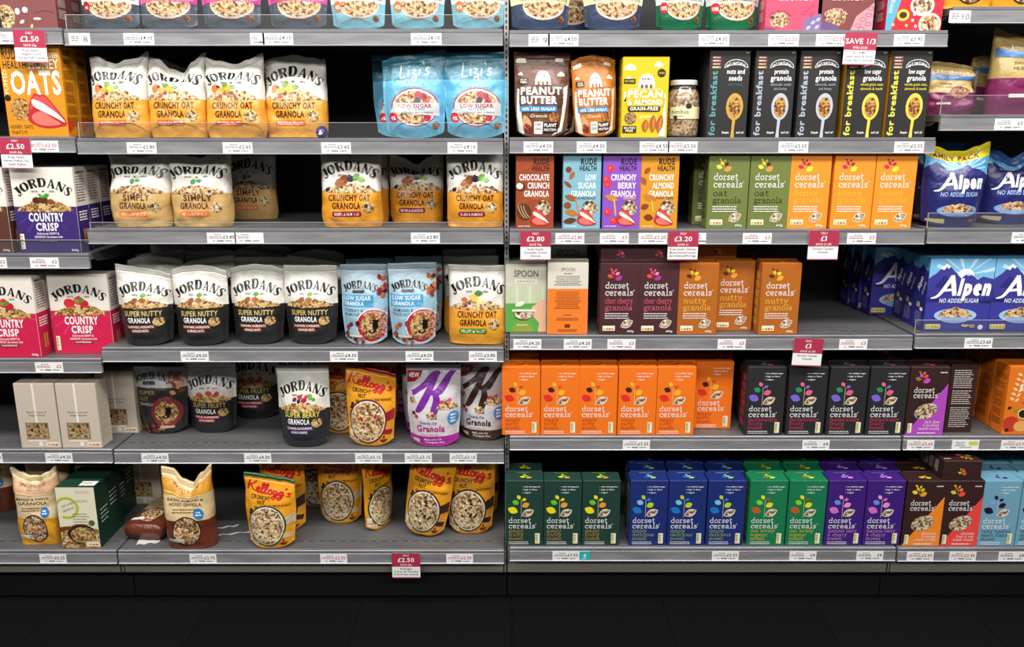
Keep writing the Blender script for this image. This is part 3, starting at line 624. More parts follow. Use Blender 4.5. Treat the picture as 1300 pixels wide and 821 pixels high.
def f_bircher():
    a = Art(124, 226)
    for k in range(6): a.leaf(18+k*3, 120+k*16, 18, 8, 150, 'F6D8A8'); a.leaf(34+k*3, 116+k*16, 18, 8, 50, 'F6D8A8')
    a.text('BIRCHER', 38, 146, 20, 'FFF4E0', w=80, bold=.045); a.text('MUESLI', 54, 122, 18, 'FFF4E0', w=62, bold=.045); a.text('ORGANIC', 50, 104, 7, '8A3A8A', w=34)
    a.oval(60, 70, 18, 17, 'F8E8B0'); a.oval(60, 70, 15, 14, '1A2A1A'); a.oval(24, 36, 26, 26, 'C83C28'); a.oval(56, 28, 22, 18, 'E8B060'); a.leaf(14, 90, 14, 10, 20, '3A1A14'); a.leaf(14, 16, 14, 12, 20, '3A1A14'); lips(a, 70, 30, .85)
    a.leaf(34, 84, 20, 10, 120, '7AA838')
    s = side_panel(66, 226, '8A3408', 5)
    carton('bircher', 124, 226, 66, 'EA7A1C', a, s, s)
f_bircher()
def f_pecan():
    W, H = 134, 226; a = Art(W, H)
    cloud(a, 24, 196, 14); cloud(a, 104, 204, 11); cloud(a, 18, 168, 6); a.oval(112, 182, 12, 12, '2A2418'); a.text('VEGAN', 112, 180, 4.4, 'F8E040', w=16, al='c', bold=.02)
    a.rrect(4, 152, 38, 166, 2, '2A2418'); a.text('NUT & SEED', 21, 157, 4.6, 'F8E040', w=28, al='c', bold=.02)
    mascotless(a, 70, 152)
    a.poly([(6, 130), (6, 104), (20, 138), (112, 138), (128, 120), (128, 4), (110, 4), (126, 110)], 'F8F4E0')
    a.rrect(12, 88, 122, 137, 8, 'DDB610')
    a.text('PECAN', 67, 114, 19, 'FFFFFF', w=100, al='c', bold=.05); a.text('& ALMOND', 67, 94, 14, 'FFFFFF', w=100, al='c', bold=.05)
    a.rrect(18, 74, 112, 90, 6, '2A2018'); a.text('GRAIN-FREE', 65, 78, 9.5, 'FFF4D8', w=82, al='c', bold=.05)
    a.granola(26, 56, 17, 17, 'C0A878'); a.text('granola', 52, 56, 9, 'FFF8D8', w=44, shear=.3)
    for cx, cy, l, w_, r in ((70, 34, 38, 20, 85), (92, 40, 52, 20, 88), (112, 40, 54, 20, 80)): a.leaf(cx, cy, l, w_, r, 'A85A24'); a.leaf(cx+2, cy, l*.8, w_*.4, r, 'C87C3C')
    a.rrect(4, 14, 44, 34, 2, '2A2018'); a.text('GLUTEN', 24, 25, 6, 'FFF4D8', w=32, al='c', bold=.03); a.text('FREE', 24, 16.5, 6, 'FFF4D8', w=22, al='c', bold=.03)
    carton('pecan', W, H, 62, 'E2BE12', a, side_panel(62, 226, '8A7008'), side_panel(62, 226, '8A7008', 7))
def cloud(a, x, y, s, c='F6EEDC'):
    for dx, dy, r in ((-.8, 0, .5), (-.2, .35, .6), (.5, .1, .5)): a.oval(x+dx*s, y+dy*s, r*s, r*s*.85, c)
    a.rect(x-s*1.3, y-s*.42, x+s, y-s*.1, c)
def mascotless(a, cx, y):
    """the arched white doorway crest with the maker's name"""
    a.poly(smooth_pts([(cx-24, y-12), (cx-22, y+10), (cx-10, y+26), (cx+10, y+26), (cx+22, y+10), (cx+24, y-12)], 4), 'FBF8EE')
    a.text('paleo', cx, y+11, 7, '2A2018', w=28, al='c', bold=.05); a.text('foods co', cx, y+4, 4, '2A2018', w=22, al='c', bold=.03)
    for k in (-1, 0, 1): a.rrect(cx-4+k*13, y-12, cx+4+k*13, y-2, 2, '7A5A40')
f_pecan()
def f_topbox(key, bg, kind):
    W, H = 160, 246; a = Art(W, H)
    if kind == 'coral':
        a.text('GRANOLA', W/2, 84, 14, 'FFF0F0', w=96, al='c', bold=.05); a.text('CRUNCHY', 40, 48, 9, '4A1828', w=58, al='c', bold=.03, arc=34)
        a.granola(40, 30, 28, 22, 'F0D8C0'); a.poly([(1, 1), (1, 14), (30, 8), (34, 1)], '8A3A6A'); a.poly(smooth_pts([(110, 1), (112, 30), (130, 40), (159, 46), (159, 1)], 3), '7A6A9C')
        for x, y in ((110, 50), (126, 64), (130, 46)): a.line([(x-7, y-3), (x, y+4), (x+8, y+6), (x+2, y-4)], 1.2, '8A2038', True, 2)
        for x, y in ((124, 10), (136, 24), (148, 12), (150, 32)): a.leaf(x, y, 16, 9, 40, 'B8B0D8')
    elif kind == 'brown':
        a.text('GRANOLA', W/2, 84, 12, 'F0D8D0', w=90, al='c', bold=.05); a.text('CRUNCHY', 52, 54, 9, 'F0D8D0', w=62, al='c', bold=.03, arc=34)
        a.granola(52, 36, 30, 24, 'E8D0B8'); a.poly([(1, 1), (1, 24), (20, 30), (60, 16), (64, 1)], '6A4A7A'); a.poly([(96, 1), (110, 40), (159, 78), (159, 1)], 'D8909C')
        for x, y in ((118, 16), (130, 32), (146, 20), (146, 44), (128, 6), (150, 62)): a.line(ell(x, y, 9, 5, 0, 360, 8), 1.2, '5A2830')
    elif kind == 'red':
        a.poly([(1, 90), (1, 1), (16, 1), (40, 90)], '58A8D8'); a.text('LOW SUGAR', 14, 50, 9, 'FFFFFF', w=60, rot=78, bold=.02)
        a.oval(100, 70, 34, 28, 'F4F0E0'); a.granola(100, 70, 28, 22); a.oval(48, 44, 18, 16, 'E8C83C'); a.oval(48, 44, 11, 9, '3A1A10'); a.oval(126, 20, 32, 30, 'F4E8C8'); a.granola(126, 20, 26, 24, 'FFF8E0')
        for x, y, c in ((76, 30, 'F4E8D8'), (60, 16, 'F0D060'), (86, 14, 'F4F0E0'), (120, 26, 'D02030'), (134, 14, 'D02030'), (22, 18, 'F0D060'), (80, 46, 'F4F0E0')): a.oval(x, y, 4, 4, c)
    else:   # plain brown carton with nuts
        a.granola(16, 34, 26, 32, 'F4E8C8'); a.leaf(60, 20, 16, 9, 30, 'F4E8D8'); a.leaf(20, 8, 14, 8, 60, 'E0D870'); a.leaf(86, 8, 12, 7, 70, 'E0D870'); a.line([(100, 44), (130, 50), (152, 44)], 1.5, '3A1814')
        a.oval(50, 48, 7, 9, 'F0E8E0'); a.oval(72, 52, 8, 8, 'F0E8E0'); a.leaf(104, 28, 24, 7, 0, 'F0E8E0')
    carton(key, W, H, 60, bg, a, side_panel(60, H, 'E8D0D0'), side_panel(60, H, 'E8D0D0', 5))
f_topbox('t_coral', 'E04A6C', 'coral'); f_topbox('t_brown', '7A3A3A', 'brown'); f_topbox('t_red', 'C41C34', 'red'); f_topbox('t_mauve', '7E4444', 'plain')
# ------------------------------------------------------------------ bags and pouches
def lerp_list(L, t):
    t = max(0, min(1, t))*(len(L)-1); i = min(int(t), len(L)-2); k = t-i; k = k*k*(3-2*k); return L[i]*(1-k)+L[i+1]*k
def sstep(a, b, x):
    t = max(0, min(1, (x-a)/(b-a))); return t*t*(3-2*t)
def bag_surface(W, H, D, seed, top, style, twist=0., fold=0., wr=1.):
    """W, H, D in metres. top: height factors along the upper edge. fold: upper edge curls forward"""
    off = Vector((seed*3.17, seed*1.31, seed*.77))
    def P(u, v, side, lift=0.):
        s = 2*u-1
        ws = 1-(.05 if style == 'bag' else .03)*math.sin(PI*min(1, v*1.05))*.6-(.05*(1-sstep(0, .12, v)) if style == 'bag' else .11*(1-sstep(0, .5, v)))
        x = s*W/2*ws
        z = v*H+(lerp_list(top, u)-1)*H*sstep(.55, 1, v)
        if style == 'bag': pr = max(0, 1-abs(s)**4)**.5; th = (.82+.18*sstep(0, .2, v))*(1-.22*sstep(.3, .72, v))*(1-.92*sstep(.66, 1, v)**1.3)
        else:
            e = max(0, (abs(s)-.9)/.1); pr = max(0, 1-abs(s/.93)**2.6)**.75 if abs(s) < .93 else 0
            th = (.78+.22*sstep(0, .15, v))*(1-.35*sstep(.3, .75, v))*(1-.93*sstep(.6, .97, v))
            z += .018*abs(s)**3*(1-sstep(0, .1, v))*(1 if D > .05 else .4)
        t = D/2*th*pr+.0012
        n1 = noise.noise(Vector((x*13, z*11, 0))+off); n2 = noise.noise(Vector((x*34, z*26, 5))+off)
        amp = wr*(.0075*n1+.0036*n2)*(.35+.65*sstep(.45, .85, v)+.5*sstep(.6, 1, abs(s)))*(1-.6*sstep(0, .05, .05-v))
        crease = wr*.0055*abs(noise.noise(Vector((x*9+z*17, z*9-x*15, 9))+off))
        y = (-t if side < 0 else t)
        bow = -fold*sstep(.72, 1, v)**2*(.6+.4*math.cos(PI*s))
        y += bow*.35+amp*(1 if side < 0 else .6)*(.15 if v < .02 else 1)-(crease if side < 0 else -crease)
        y += twist*s*(v-.3)
        x += wr*.003*noise.noise(Vector((0, z*14, s*2))+off)
        z += wr*.003*noise.noise(Vector((x*20, 3, 1))+off)*sstep(.8, 1, v)
        if side < 0: y -= lift
        else: y += lift
        return (x, y, max(z, .0006))
    return P
VS = .93
def bag_mesh(key, W, H, D, art, colfn, seed=1, top=(1, 1), style='bag', twist=0., fold=0., wr=1., detail=1., mat=None):
    w_, h_, d_ = W/1000, H/1000, D/1000; P = bag_surface(w_, h_, d_, seed, top, style, twist, fold, wr)
    nu, nv = (32, 40) if detail >= 1 else (14, 18)
    def grid(mb, v0, v1, n, shrink=0):
        for side in (-1, 1):
            vs = [P(i/nu, v0+(v1-v0)*j/n, side) for j in range(n+1) for i in range(nu+1)]
            for j in range(n):
                for i in range(nu):
                    a = j*(nu+1)+i; f = (a, a+1, a+nu+2, a+nu+1) if side < 0 else (a+1, a, a+nu+1, a+nu+2)
                    vv = v0+(v1-v0)*(j+.5)/n
                    b = len(mb.v)
                    if j == 0 and i == 0: base = b; mb.v.extend(vs)
                    mb.f.append(tuple(q+base for q in f)); mb.c.append(colfn((i+.5)/nu, vv, side)); mb.m.append(0)
            if side < 0: b0 = base
            else: b1 = base
        for j in range(n):      # side seams
            for i, r in ((0, 0), (nu, 1)):
                a0, a1, c0, c1 = b0+j*(nu+1)+i, b0+(j+1)*(nu+1)+i, b1+j*(nu+1)+i, b1+(j+1)*(nu+1)+i
                f = (a0, a1, c1, c0) if r == 0 else (a1, a0, c0, c1)
                mb.f.append(f); mb.c.append(colfn(i/nu, v0+(v1-v0)*(j+.5)/n, 0)); mb.m.append(0)
        for j, r in ((0, 0), (n, 1)):
            for i in range(nu):
                a, b_ = b0+j*(nu+1)+i, b1+j*(nu+1)+i
                f = (a, b_, b_+1, a+1) if r == 0 else (a+1, b_+1, b_, a)
                mb.f.append(f); mb.c.append(colfn(i/nu, v0+(v1-v0)*j/n, 0)); mb.m.append(0)
    mb = MB(); grid(mb, 0, VS, nv)
    if art:
        lay(mb, art, lambda x, y, o: P(min(.995, max(.005, x/W)), min(VS, max(.004, y/H)), -1, o), start=.0010 if detail >= 1 else .002, step=.00004, thr=7 if detail >= 1 else 14)
    sb = MB(); grid(sb, VS, 1, 3)
    n = .0009
    for k in range(3):      # crimp ridges on the seal
        vv = VS+.02*(k+.4); pts = [P(i/nu, vv, -1, .0012) for i in range(nu+1)]; pt2 = [P(i/nu, vv+.007, -1, .0012) for i in range(nu+1)]
        sb.add(pts+pt2, [(i, i+1, i+nu+2, i+nu+1) for i in range(nu)], tuple(x*.93 for x in colfn(.5, vv, -1)))
    m = mat or M_FILM
    return mb.mesh(key, [m, M_GRAN], True), sb.mesh(key+'_seal', [m, M_GRAN], True)
def two(lo, hi, split):
    lo, hi = hx(lo), hx(hi); return lambda u, v, s: lo if v < split else hi
ARTS = {}
def reg(key, W, H, D, art, colfn, style, wr=1.): ARTS[key] = (W, H, D, art, colfn, style, wr)
def j_bag(key, lo, l1, l2, pill, pilltxt, fruits, lc='4A1A18', split=.47, hi='E6E2DA', W=184, H=236, pc='FFE8D8', tcol=None):
    a = Art(W, H); a.rect(1, 1, W-1, H*split, lo)
    jordans(a, W/2, H*.745, W*.86, H*.12, R=W*.62)
    a.mound(6, W-8, H*split-2, H*.13, len(key)+3, 'FFF0D8', 22)
    for x, y, r, c in fruits: a.leaf(W*x, H*y, r*2, r*1.35, (x*400) % 90-20, c)
    a.text(l1, W*.5, H*.355, H*.075, tcol or lc, w=W*min(.68, .078*len(l1)), al='c', bold=.05); a.text(l2, W*.44, H*.25, H*.075, lc, w=W*.46, al='c', bold=.05)
    a.oval(W*.8, H*.265, W*.1, H*.07, 'F8ECD0', 1)
    a.rrect(W*.2, H*.145, W*.68, H*.215, 6, pill); a.text(pilltxt, W*.44, H*.16, H*.035, pc, w=W*.4, al='c', bold=.03)
    reg(key, W, H, 88, a, two(lo, hi, split), 'bag')
j_bag('tropical', 'E7A33A', 'CRUNCHY OAT', 'GRANOLA', 'E0622E', 'TROPICAL FRUITS', [(.2, .6, 15, 'F0803C'), (.32, .58, 13, 'F6A83C'), (.44, .6, 14, 'F4BE3A'), (.38, .65, 12, '7AA048'), (.52, .62, 11, '88B060'), (.3, .5, 8, 'C83A2C'), (.26, .62, 7, '4A2018')])
j_bag('raisin', 'E39A2C', 'CRUNCHY OAT', 'GRANOLA', '7A1E48', 'RAISIN & ALMOND', [(.4, .62, 20, '8A4A2A'), (.33, .59, 17, 'A05C34'), (.52, .64, 15, '3A2A4A'), (.62, .66, 14, '6AA040'), (.7, .63, 12, '88B860'), (.14, .5, 9, '2A1A20'), (.8, .53, 8, '4A1A28')])
j_bag('fruitnut', 'E7A033', 'CRUNCHY OAT', 'GRANOLA', '4A8A3C', 'FRUIT & NUT', [(.28, .58, 11, 'D06A50'), (.45, .6, 16, 'E8CC60'), (.55, .56, 12, 'F0DC90'), (.52, .66, 13, '4C9A40'), (.3, .5, 8, '8A2A38')])
j_bag('simply', 'C8A468', 'SIMPLY', 'GRANOLA', 'E4763A', 'WITH A HINT OF HONEY', [(.44, .61, 11, '4C9A50'), (.53, .62, 9, '5AA860')], split=.45, lc='5A2A24')
def j_pouch(key, l1, l1c, l2, pill, t1, t2, fruits, pouchc='262628', W=180, H=252, split=.5):
    a = Art(W, H); a.rect(1, 1, W-1, H*split, pouchc)
    jordans(a, W/2, H*.71, W*.84, H*.112, R=W*.62)
    a.mound(10, W-12, H*split-3, H*.115, len(key)+9, 'FFE4B4', 22)
    for x, y, r, c in fruits: a.leaf(W*x, H*y, r*2, r*1.35, (x*400) % 90-20, c)
    a.text(l1, W*.5, H*.385, H*.062, l1c, w=W*.68, al='c', bold=.02); a.text(l2, W*.43, H*.3, H*.062, 'FFFFFF', w=W*.44, al='c', bold=.05)
    a.oval(W*.78, H*.31, W*.1, H*.058, 'F4DCA8', 1)
    a.rect(W*.17, H*.225, W*.72, H*.268, pill); a.rect(W*.25, H*.175, W*.62, H*.215, pill)
    a.text(t1, W*.445, H*.235, H*.026, 'FFF0E8', w=W*.5, al='c', bold=.03); a.text(t2, W*.435, H*.185, H*.026, 'FFF0E8', w=W*.32, al='c', bold=.03)
    reg(key, W, H, 84, a, two(pouchc, 'E6E3DC', split), 'doy', .8)
j_pouch('super_nutty', 'SUPER NUTTY', 'D8C070', 'GRANOLA', '8A4434', 'ALMONDS, HAZELNUTS', '& BRAZIL NUTS', [(.36, .58, 12, '9A5A38'), (.5, .58, 13, 'A8643C'), (.56, .62, 8, 'F0DCB0'), (.52, .645, 10, '5AA040')])
j_pouch('super_fruity', 'SUPER FRUITY', 'C8B060', 'GRANOLA', 'A82838', 'APPLES, RASPBERRIES', '& STRAWBERRIES', [(.3, .56, 13, 'D86040'), (.5, .58, 14, 'E0503C'), (.66, .57, 12, 'D84838')], split=.48)
j_pouch('super_berry', 'SUPER BERRY', 'E8DC60', 'GRANOLA', '4A3C78', 'BLUEBERRIES, BLACKCURRANTS,', 'RASPBERRIES & CRANBERRIES', [(.36, .6, 9, '7A2848'), (.46, .63, 10, 'C82838'), (.44, .58, 9, '3A3048'), (.54, .59, 11, 'B02838'), (.58, .63, 8, 'D03848'), (.66, .63, 10, '6AB040'), (.72, .6, 8, '5AA040')], pouchc='2C2C30', split=.47)
def f_lowsugar(key, t1, t2, nut, W=152, H=250):
    a = Art(W, H); a.rect(1, 1, W-1, H*.65, '9CC4DA'); a.rect(1, H*.48, W*.72, H*.63, '4C9CCC')
    jordans(a, W*.42, H*.72, W*.68, H*.085, R=W*.55, since=False); a.rect(W*.28, H*.655, W*.52, H*.69, '3A3A44'); a.line([(W*.26, H*.66), (W*.3, H*.71), (W*.5, H*.71), (W*.55, H*.66)], 1.6, '3A3A44')
    a.text('LOW SUGAR', W*.07, H*.565, H*.05, 'F4FAFF', w=W*.6, bold=.035); a.text('GRANOLA', W*.07, H*.5, H*.045, 'F4FAFF', w=W*.45, bold=.03)
    a.text(t1, W*.08, H*.42, H*.036, '2A3A54', w=W*.42, bold=.02); a.text(t2, W*.08, H*.37, H*.036, '2A3A54', w=W*.36, bold=.02)
    a.oval(W*.7, H*.24, W*.37, H*.225, 'F0E8E0'); a.oval(W*.7, H*.24, W*.35, H*.21, 'B02A34'); a.oval(W*.7, H*.24, W*.27, H*.165, 'F6E4B8', 1)
    a.text('J', W*.72, H*.16, H*.16, '1A1412', w=W*.24, al='c', font='jd'); a.text('LESS THAN 5% SUGARS', W*.7, H*.41, 6, 'F8E8E0', w=W*.4, al='c', bold=.03, arc=W*.33)
    rr = random.Random(len(key)+5)
    for k in range(12): a.leaf(W*(.82+.14*rr.random()), H*(.55+.42*rr.random()), 20, 14, rr.random()*180, nut[k % len(nut)])
    for k in range(14): a.leaf(W*(.05+.5*rr.random()), H*(.02+.14*rr.random()), 19, 12, rr.random()*180, nut[k % len(nut)])
    a.leaf(W*.2, H*.26, 22, 13, 40, nut[0]); a.leaf(W*.36, H*.28, 20, 13, 70, nut[1]); a.leaf(W*.12, H*.22, 20, 13, 80, nut[2 % len(nut)])
    a.rrect(W*.14, H*.1, W*.46, H*.13, 2, 'F4E8D8'); a.rect(W*.02, H*.94, W*.6, H*.95, '70A0C0')
    reg(key, W, H, 74, a, two('9CC4DA', 'A9C0CC', .65), 'doy', .8)
f_lowsugar('ls_cherry', 'CHERRY &', 'ALMOND', ['8A2034', '5A1424', 'A8303C', 'B87040']); f_lowsugar('ls_almond', 'ALMOND &', 'HAZELNUT', ['A85A34', '8A4428', 'C07848', '6A2C1C'])
def f_dark_j():
    W, H = 170, 226; a = Art(W, H); jordans(a, W*.35, H*.82, W*.7, H*.1, c='1C1C1E', R=W*.6, since=False)
    a.rect(W*.3-20, H*.74, W*.3+20, H*.79, '3A3A3A'); a.text('SUPER', W*.1, H*.6, 13, 'B09A5C', w=56); a.text('NUT', W*.1, H*.51, 13, 'B09A5C', w=34); a.text('GRANOLA', W*.1, H*.44, 10, 'D0D0D0', w=50)
    a.oval(W*.64, H*.34, W*.3, H*.23, '8E3038'); a.oval(W*.64, H*.34, W*.22, H*.17, 'F4DCA8', 1); a.text('J', W*.66, H*.26, H*.16, '1A1412', w=W*.2, al='c', font='jd')
    rr = random.Random(3)
    for k in range(16): a.leaf(W*(.68+.28*rr.random()), H*(.62+.32*rr.random()), 22, 14, rr.random()*180, ['8A3C28', 'A85438', 'C89468'][k % 3])
    for k in range(14): a.leaf(W*(.06+.5*rr.random()), H*(.03+.12*rr.random()), 20, 13, rr.random()*180, ['8A3C28', 'A82838', '6A3820', 'C08848'][k % 4])
    a.rrect(W*.5, H*.1, W*.8, H*.14, 2, 'C8C0B0')
    reg('dark_nut', W, H, 70, a, two('2C2A2C', 'B4B4B8', .7), 'doy', .8)
f_dark_j()
def f_lizi():
    W, H = 188, 246; a = Art(W, H); a.rect(1, 1, W-1, H*.68, '66B4D6')
    a.text("Lizi's", W*.52, H*.72, H*.085, 'DCE8EC', w=W*.48, al='c', font='scr', wid=.15, track=.02, rot=4); a.leaf(W*.66, H*.86, 7, 5, 60, 'DCE8EC')
    a.text('GRANOLA', W*.5, H*.6, H*.046, 'DCEAF0', w=W*.46, al='c', bold=-.004)
    a.oval(W*.52, H*.36, W*.38, H*.225, 'B02444'); a.oval(W*.52, H*.36, W*.36, H*.212, 'F2E4DC'); a.oval(W*.52, H*.355, W*.33, H*.195, 'FFE8CC', 1, n=30)
    for x, y, r, c in ((.58, .5, 12, 'A82A44'), (.7, .44, 10, 'B83048'), (.72, .24, 11, 'B02A44'), (.56, .44, 9, '3A4058'), (.66, .49, 9, '8A2038')): a.oval(W*x, H*y, r, r, c)
    a.poly([(W*.1, H*.3), (W*.22, H*.41), (W*.9, H*.41), (W*.92, H*.26), (W*.4, H*.29)], 'D4DADC')
    a.text('LOW SUGAR', W*.52, H*.355, H*.045, 'A8203C', w=W*.52, al='c', bold=.05); a.text('NUTS & SEEDS', W*.54, H*.325, H*.024, '3A5468', w=W*.28, al='c', bold=.02); a.text('HIGH IN FIBRE', W*.56, H*.29, H*.02, '4A6478', w=W*.5, al='c', bold=.02)
    a.oval(W*.15, H*.24, 15, 15, 'D03048'); a.text('4%', W*.15, H*.215, 10, 'FFFFFF', w=17, al='c', bold=.05)
    a.granola(W*.87, H*.15, 11, 12, 'C8A080')
    reg('lizi', W, H, 78, a, two('66B4D6', '3C8098', .68), 'doy', .8)  # darker top colour paints in the shade from the shelf above
f_lizi()
def f_biome(key, lo, band, bandc, badge, badgec, tint='FFE8C8'):
    W, H = 178, 250; a = Art(W, H); a.rect(1, H*.33, W-1, H*.92, band)
    a.oval(W*.55, H*.27, W*.36, H*.15, 'E8C8B8'); a.oval(W*.55, H*.275, W*.33, H*.13, tint, 1, n=28)
    a.poly([(1, H*.34), (W-1, H*.34), (W-1, H*.29), (W*.5, H*.32), (1, H*.29)], band)
    a.text('HIGH IN FIBRE', W*.34, H*.33, H*.02, bandc, w=W*.34, al='c', bold=.03); a.ring(W*.58, H*.34, 5, 1, bandc); a.text('NO ADDED SUGAR', W*.8, H*.33, H*.02, bandc, w=W*.3, al='c', bold=.03)
    a.text('GRANOLA', W*.5, H*.42, 14, bandc, w=W*.6, al='c', bold=.03); a.text('super seeds', W*.5, H*.55, 16, bandc, w=W*.7, al='c', bold=.03)
    a.granola(W*.86, H*.13, 10, 9, 'C89070')
    if badge: a.oval(W*.15, H*.26, 15, 15, badgec); a.text(badge, W*.15, H*.235, 10, 'FFFFFF', w=20, al='c', bold=.04)
    a.line([(4, 6), (W-4, 6)], 1, hx(lo) and tuple(x*.7 for x in hx(lo)))
    reg(key, W, H, 76, a, two(lo, band, .36), 'doy', .8)
f_biome('bio_slate', '4C5A68', 'F0F0F0', '2A3440', 'x', 'C02030'); f_biome('bio_pink', '565F6C', 'D8519C', 'FFE4F4', None, None)
f_biome('bio_blue', '86C4D8', 'E0E6E8', '2A4A5C', '4%', 'E8803C'); f_biome('bio_navy', '3E4A66', 'EFE2B4', '3A3A4A', None, None); f_biome('bio_green', '1A6644', 'DCE2DC', '1A4434', '100%', 'C82838')
def f_pb(key, bg, lc, clip=''):
    W, H = 172, 242; a = Art(W, H)
    cloud(a, 24, 218, 14); cloud(a, 140, 220, 12); cloud(a, 20, 180, 7); cloud(a, 146, 178, 10)
    a.rrect(12, 152, 44, 170, 2, '2A2018'); a.text('HIGH', 28, 162, 5, 'F0E0D0', w=18, al='c', bold=.03); a.text('FIBRE', 28, 155, 5, 'F0E0D0', w=22, al='c', bold=.03)
    mascotless(a, 88, 162)
    a.poly([(8, 140), (16, 138), (20, 60), (26, 4), (8, 4), (4, 60)], 'EFEBE4'); a.poly([(150, 140), (166, 150), (160, 60), (154, 14), (120, 4), (146, 30), (150, 80)], 'EFEBE4')
    a.rrect(14, 86, 152, 150, 10, lc); a.text('PEANUT', 82, 123, 20, 'FBF6EE', w=128, al='c', bold=.07); a.text('BUTTER', 76, 97, 20, 'FBF6EE', w=112, al='c', bold=.07)
    a.rect(14, 74, 132, 90, '3A8CC8'); a.text('40% LESS SUGAR', 74, 77.5, 8, 'FFFFFF', w=108, al='c', bold=.04)
    a.text('Granola', 74, 58, 9, 'FFF4E4', w=54, al='c', shear=.3); a.granola(124, 58, 16, 15, 'D8A060')
    a.leaf(36, 40, 54, 26, -70, 'D8A878'); a.leaf(38, 26, 34, 24, -60, '8A3030')
    a.rrect(58, 10, 88, 46, 3, 'F4F0E8'); a.text('DARK', 73, 34, 7, '2A2018', w=22, al='c', bold=.05); a.text('CHOC', 73, 22, 7, '2A2018', w=22, al='c', bold=.05)
    a.rrect(88, 14, 140, 44, 3, '2A2018'); a.text('PLANT', 114, 31, 9, 'FFFFFF', w=42, al='c', bold=.06); a.text('PROTEIN', 114, 19, 7, 'FFFFFF', w=42, al='c', bold=.05)
    a.line([(4, 226), (W-4, 226)], 1, '5A3424')
    reg(key, W, H, 64, a, two(bg, bg, .5), 'doy', .7)
f_pb('pb_brown', '6E4636', '5A3628'); f_pb('pb_orange', 'C87828', 'B86820')
def kell(a, x, y, xh, w, rot=0, c='C81828'): a.text("Kellogg's", x, y, xh, c, w=w, font='scr', wid=.3, track=-.02, rot=rot)
def f_kell(key, top, rimc, fruit, flav, W=168, H=244, bowltint='FFF0D0'):
    a = Art(W, H)
    kell(a, 7, H*.785, 16, W*.9, rot=-6)
    a.text('CRUNCHY', W*.14, H*.69, 12, '2A1A10', w=W*.4, bold=.04, rot=-4); a.text('NUT', W*.26, H*.62, 12, '2A1A10', w=W*.16, bold=.04, rot=-4); a.text('GRANOLA', W*.2, H*.56, 8, '2A1A10', w=W*.28, bold=.05, rot=-4)
    a.text(flav, W*.6, H*.58, 6.5, '6A1A18', w=W*.32, bold=.03); a.line([(W*.5, H*.61), (W*.95, H*.61)], .8, 'B06A10')
    cx, cy, r = W*.45, H*.32, W*.4
    a.poly([(W*.7, H*.4), (W-2, H*.48), (W-2, H*.34), (W*.72, H*.3)], fruit); a.poly([(W*.7, H*.24), (W-4, H*.2), (W-8, H*.14), (W*.62, H*.18)], fruit)
    a.oval(cx, cy, r, r*1.03, rimc, n=32); a.oval(cx, cy, r*.92, r*.95, 'F0E8DC', n=32); a.oval(cx, cy, r*.87, r*.9, bowltint, 1, n=32)
    rr = random.Random(len(flav))
    for k in range(8): q = rr.random()*6.3; a.oval(cx+r*.6*math.cos(q)*rr.random(), cy+r*.6*math.sin(q)*rr.random(), 5, 4, fruit)
    for q in (30, 100, 150): a.leaf(W*.1+q*.05, H*.48+q*.1, 12, 8, q, '3A1A14')
    a.rrect(4, H*.12, 18, H*.2, 1, 'F4F0E8'); a.rrect(4, H*.03, W*.24, H*.1, 2, 'F4E8D0')
    for k in range(3): a.rect(8+k*10, H*.045, 15+k*10, H*.07, ['E8A030', '78B040', 'D85030'][k])
    a.poly(smooth_pts([(W*.72, H*.09), (W*.76, H*.045), (W*.84, H*.045), (W*.88, H*.09)], 3), '7A1818'); a.leaf(W*.8, H*.12, 12, 6, 80, '7A1818')
    reg(key, W, H, 66, a, two('ECA224', 'ECA224', .5) if not top else (lambda u, v, s: hx(top) if v > .955 else hx('ECA224')), 'doy', .8)
f_kell('k_berry', 'A01830', '6A2430', 'A81E34', 'RED BERRIES'); f_kell('k_fruit', '2A5A34', '2C4A38', 'D8C0A0', 'FRUIT & NUT', bowltint='FFF4DC'); f_kell('k_choc', None, '3A2420', '3A1C18', 'CHOCOLATE', bowltint='D8B890'); f_kell('k_oat', None, '40302A', '3A1C18', 'CHOCOLATE & HAZELNUT', bowltint='F8F0DC')
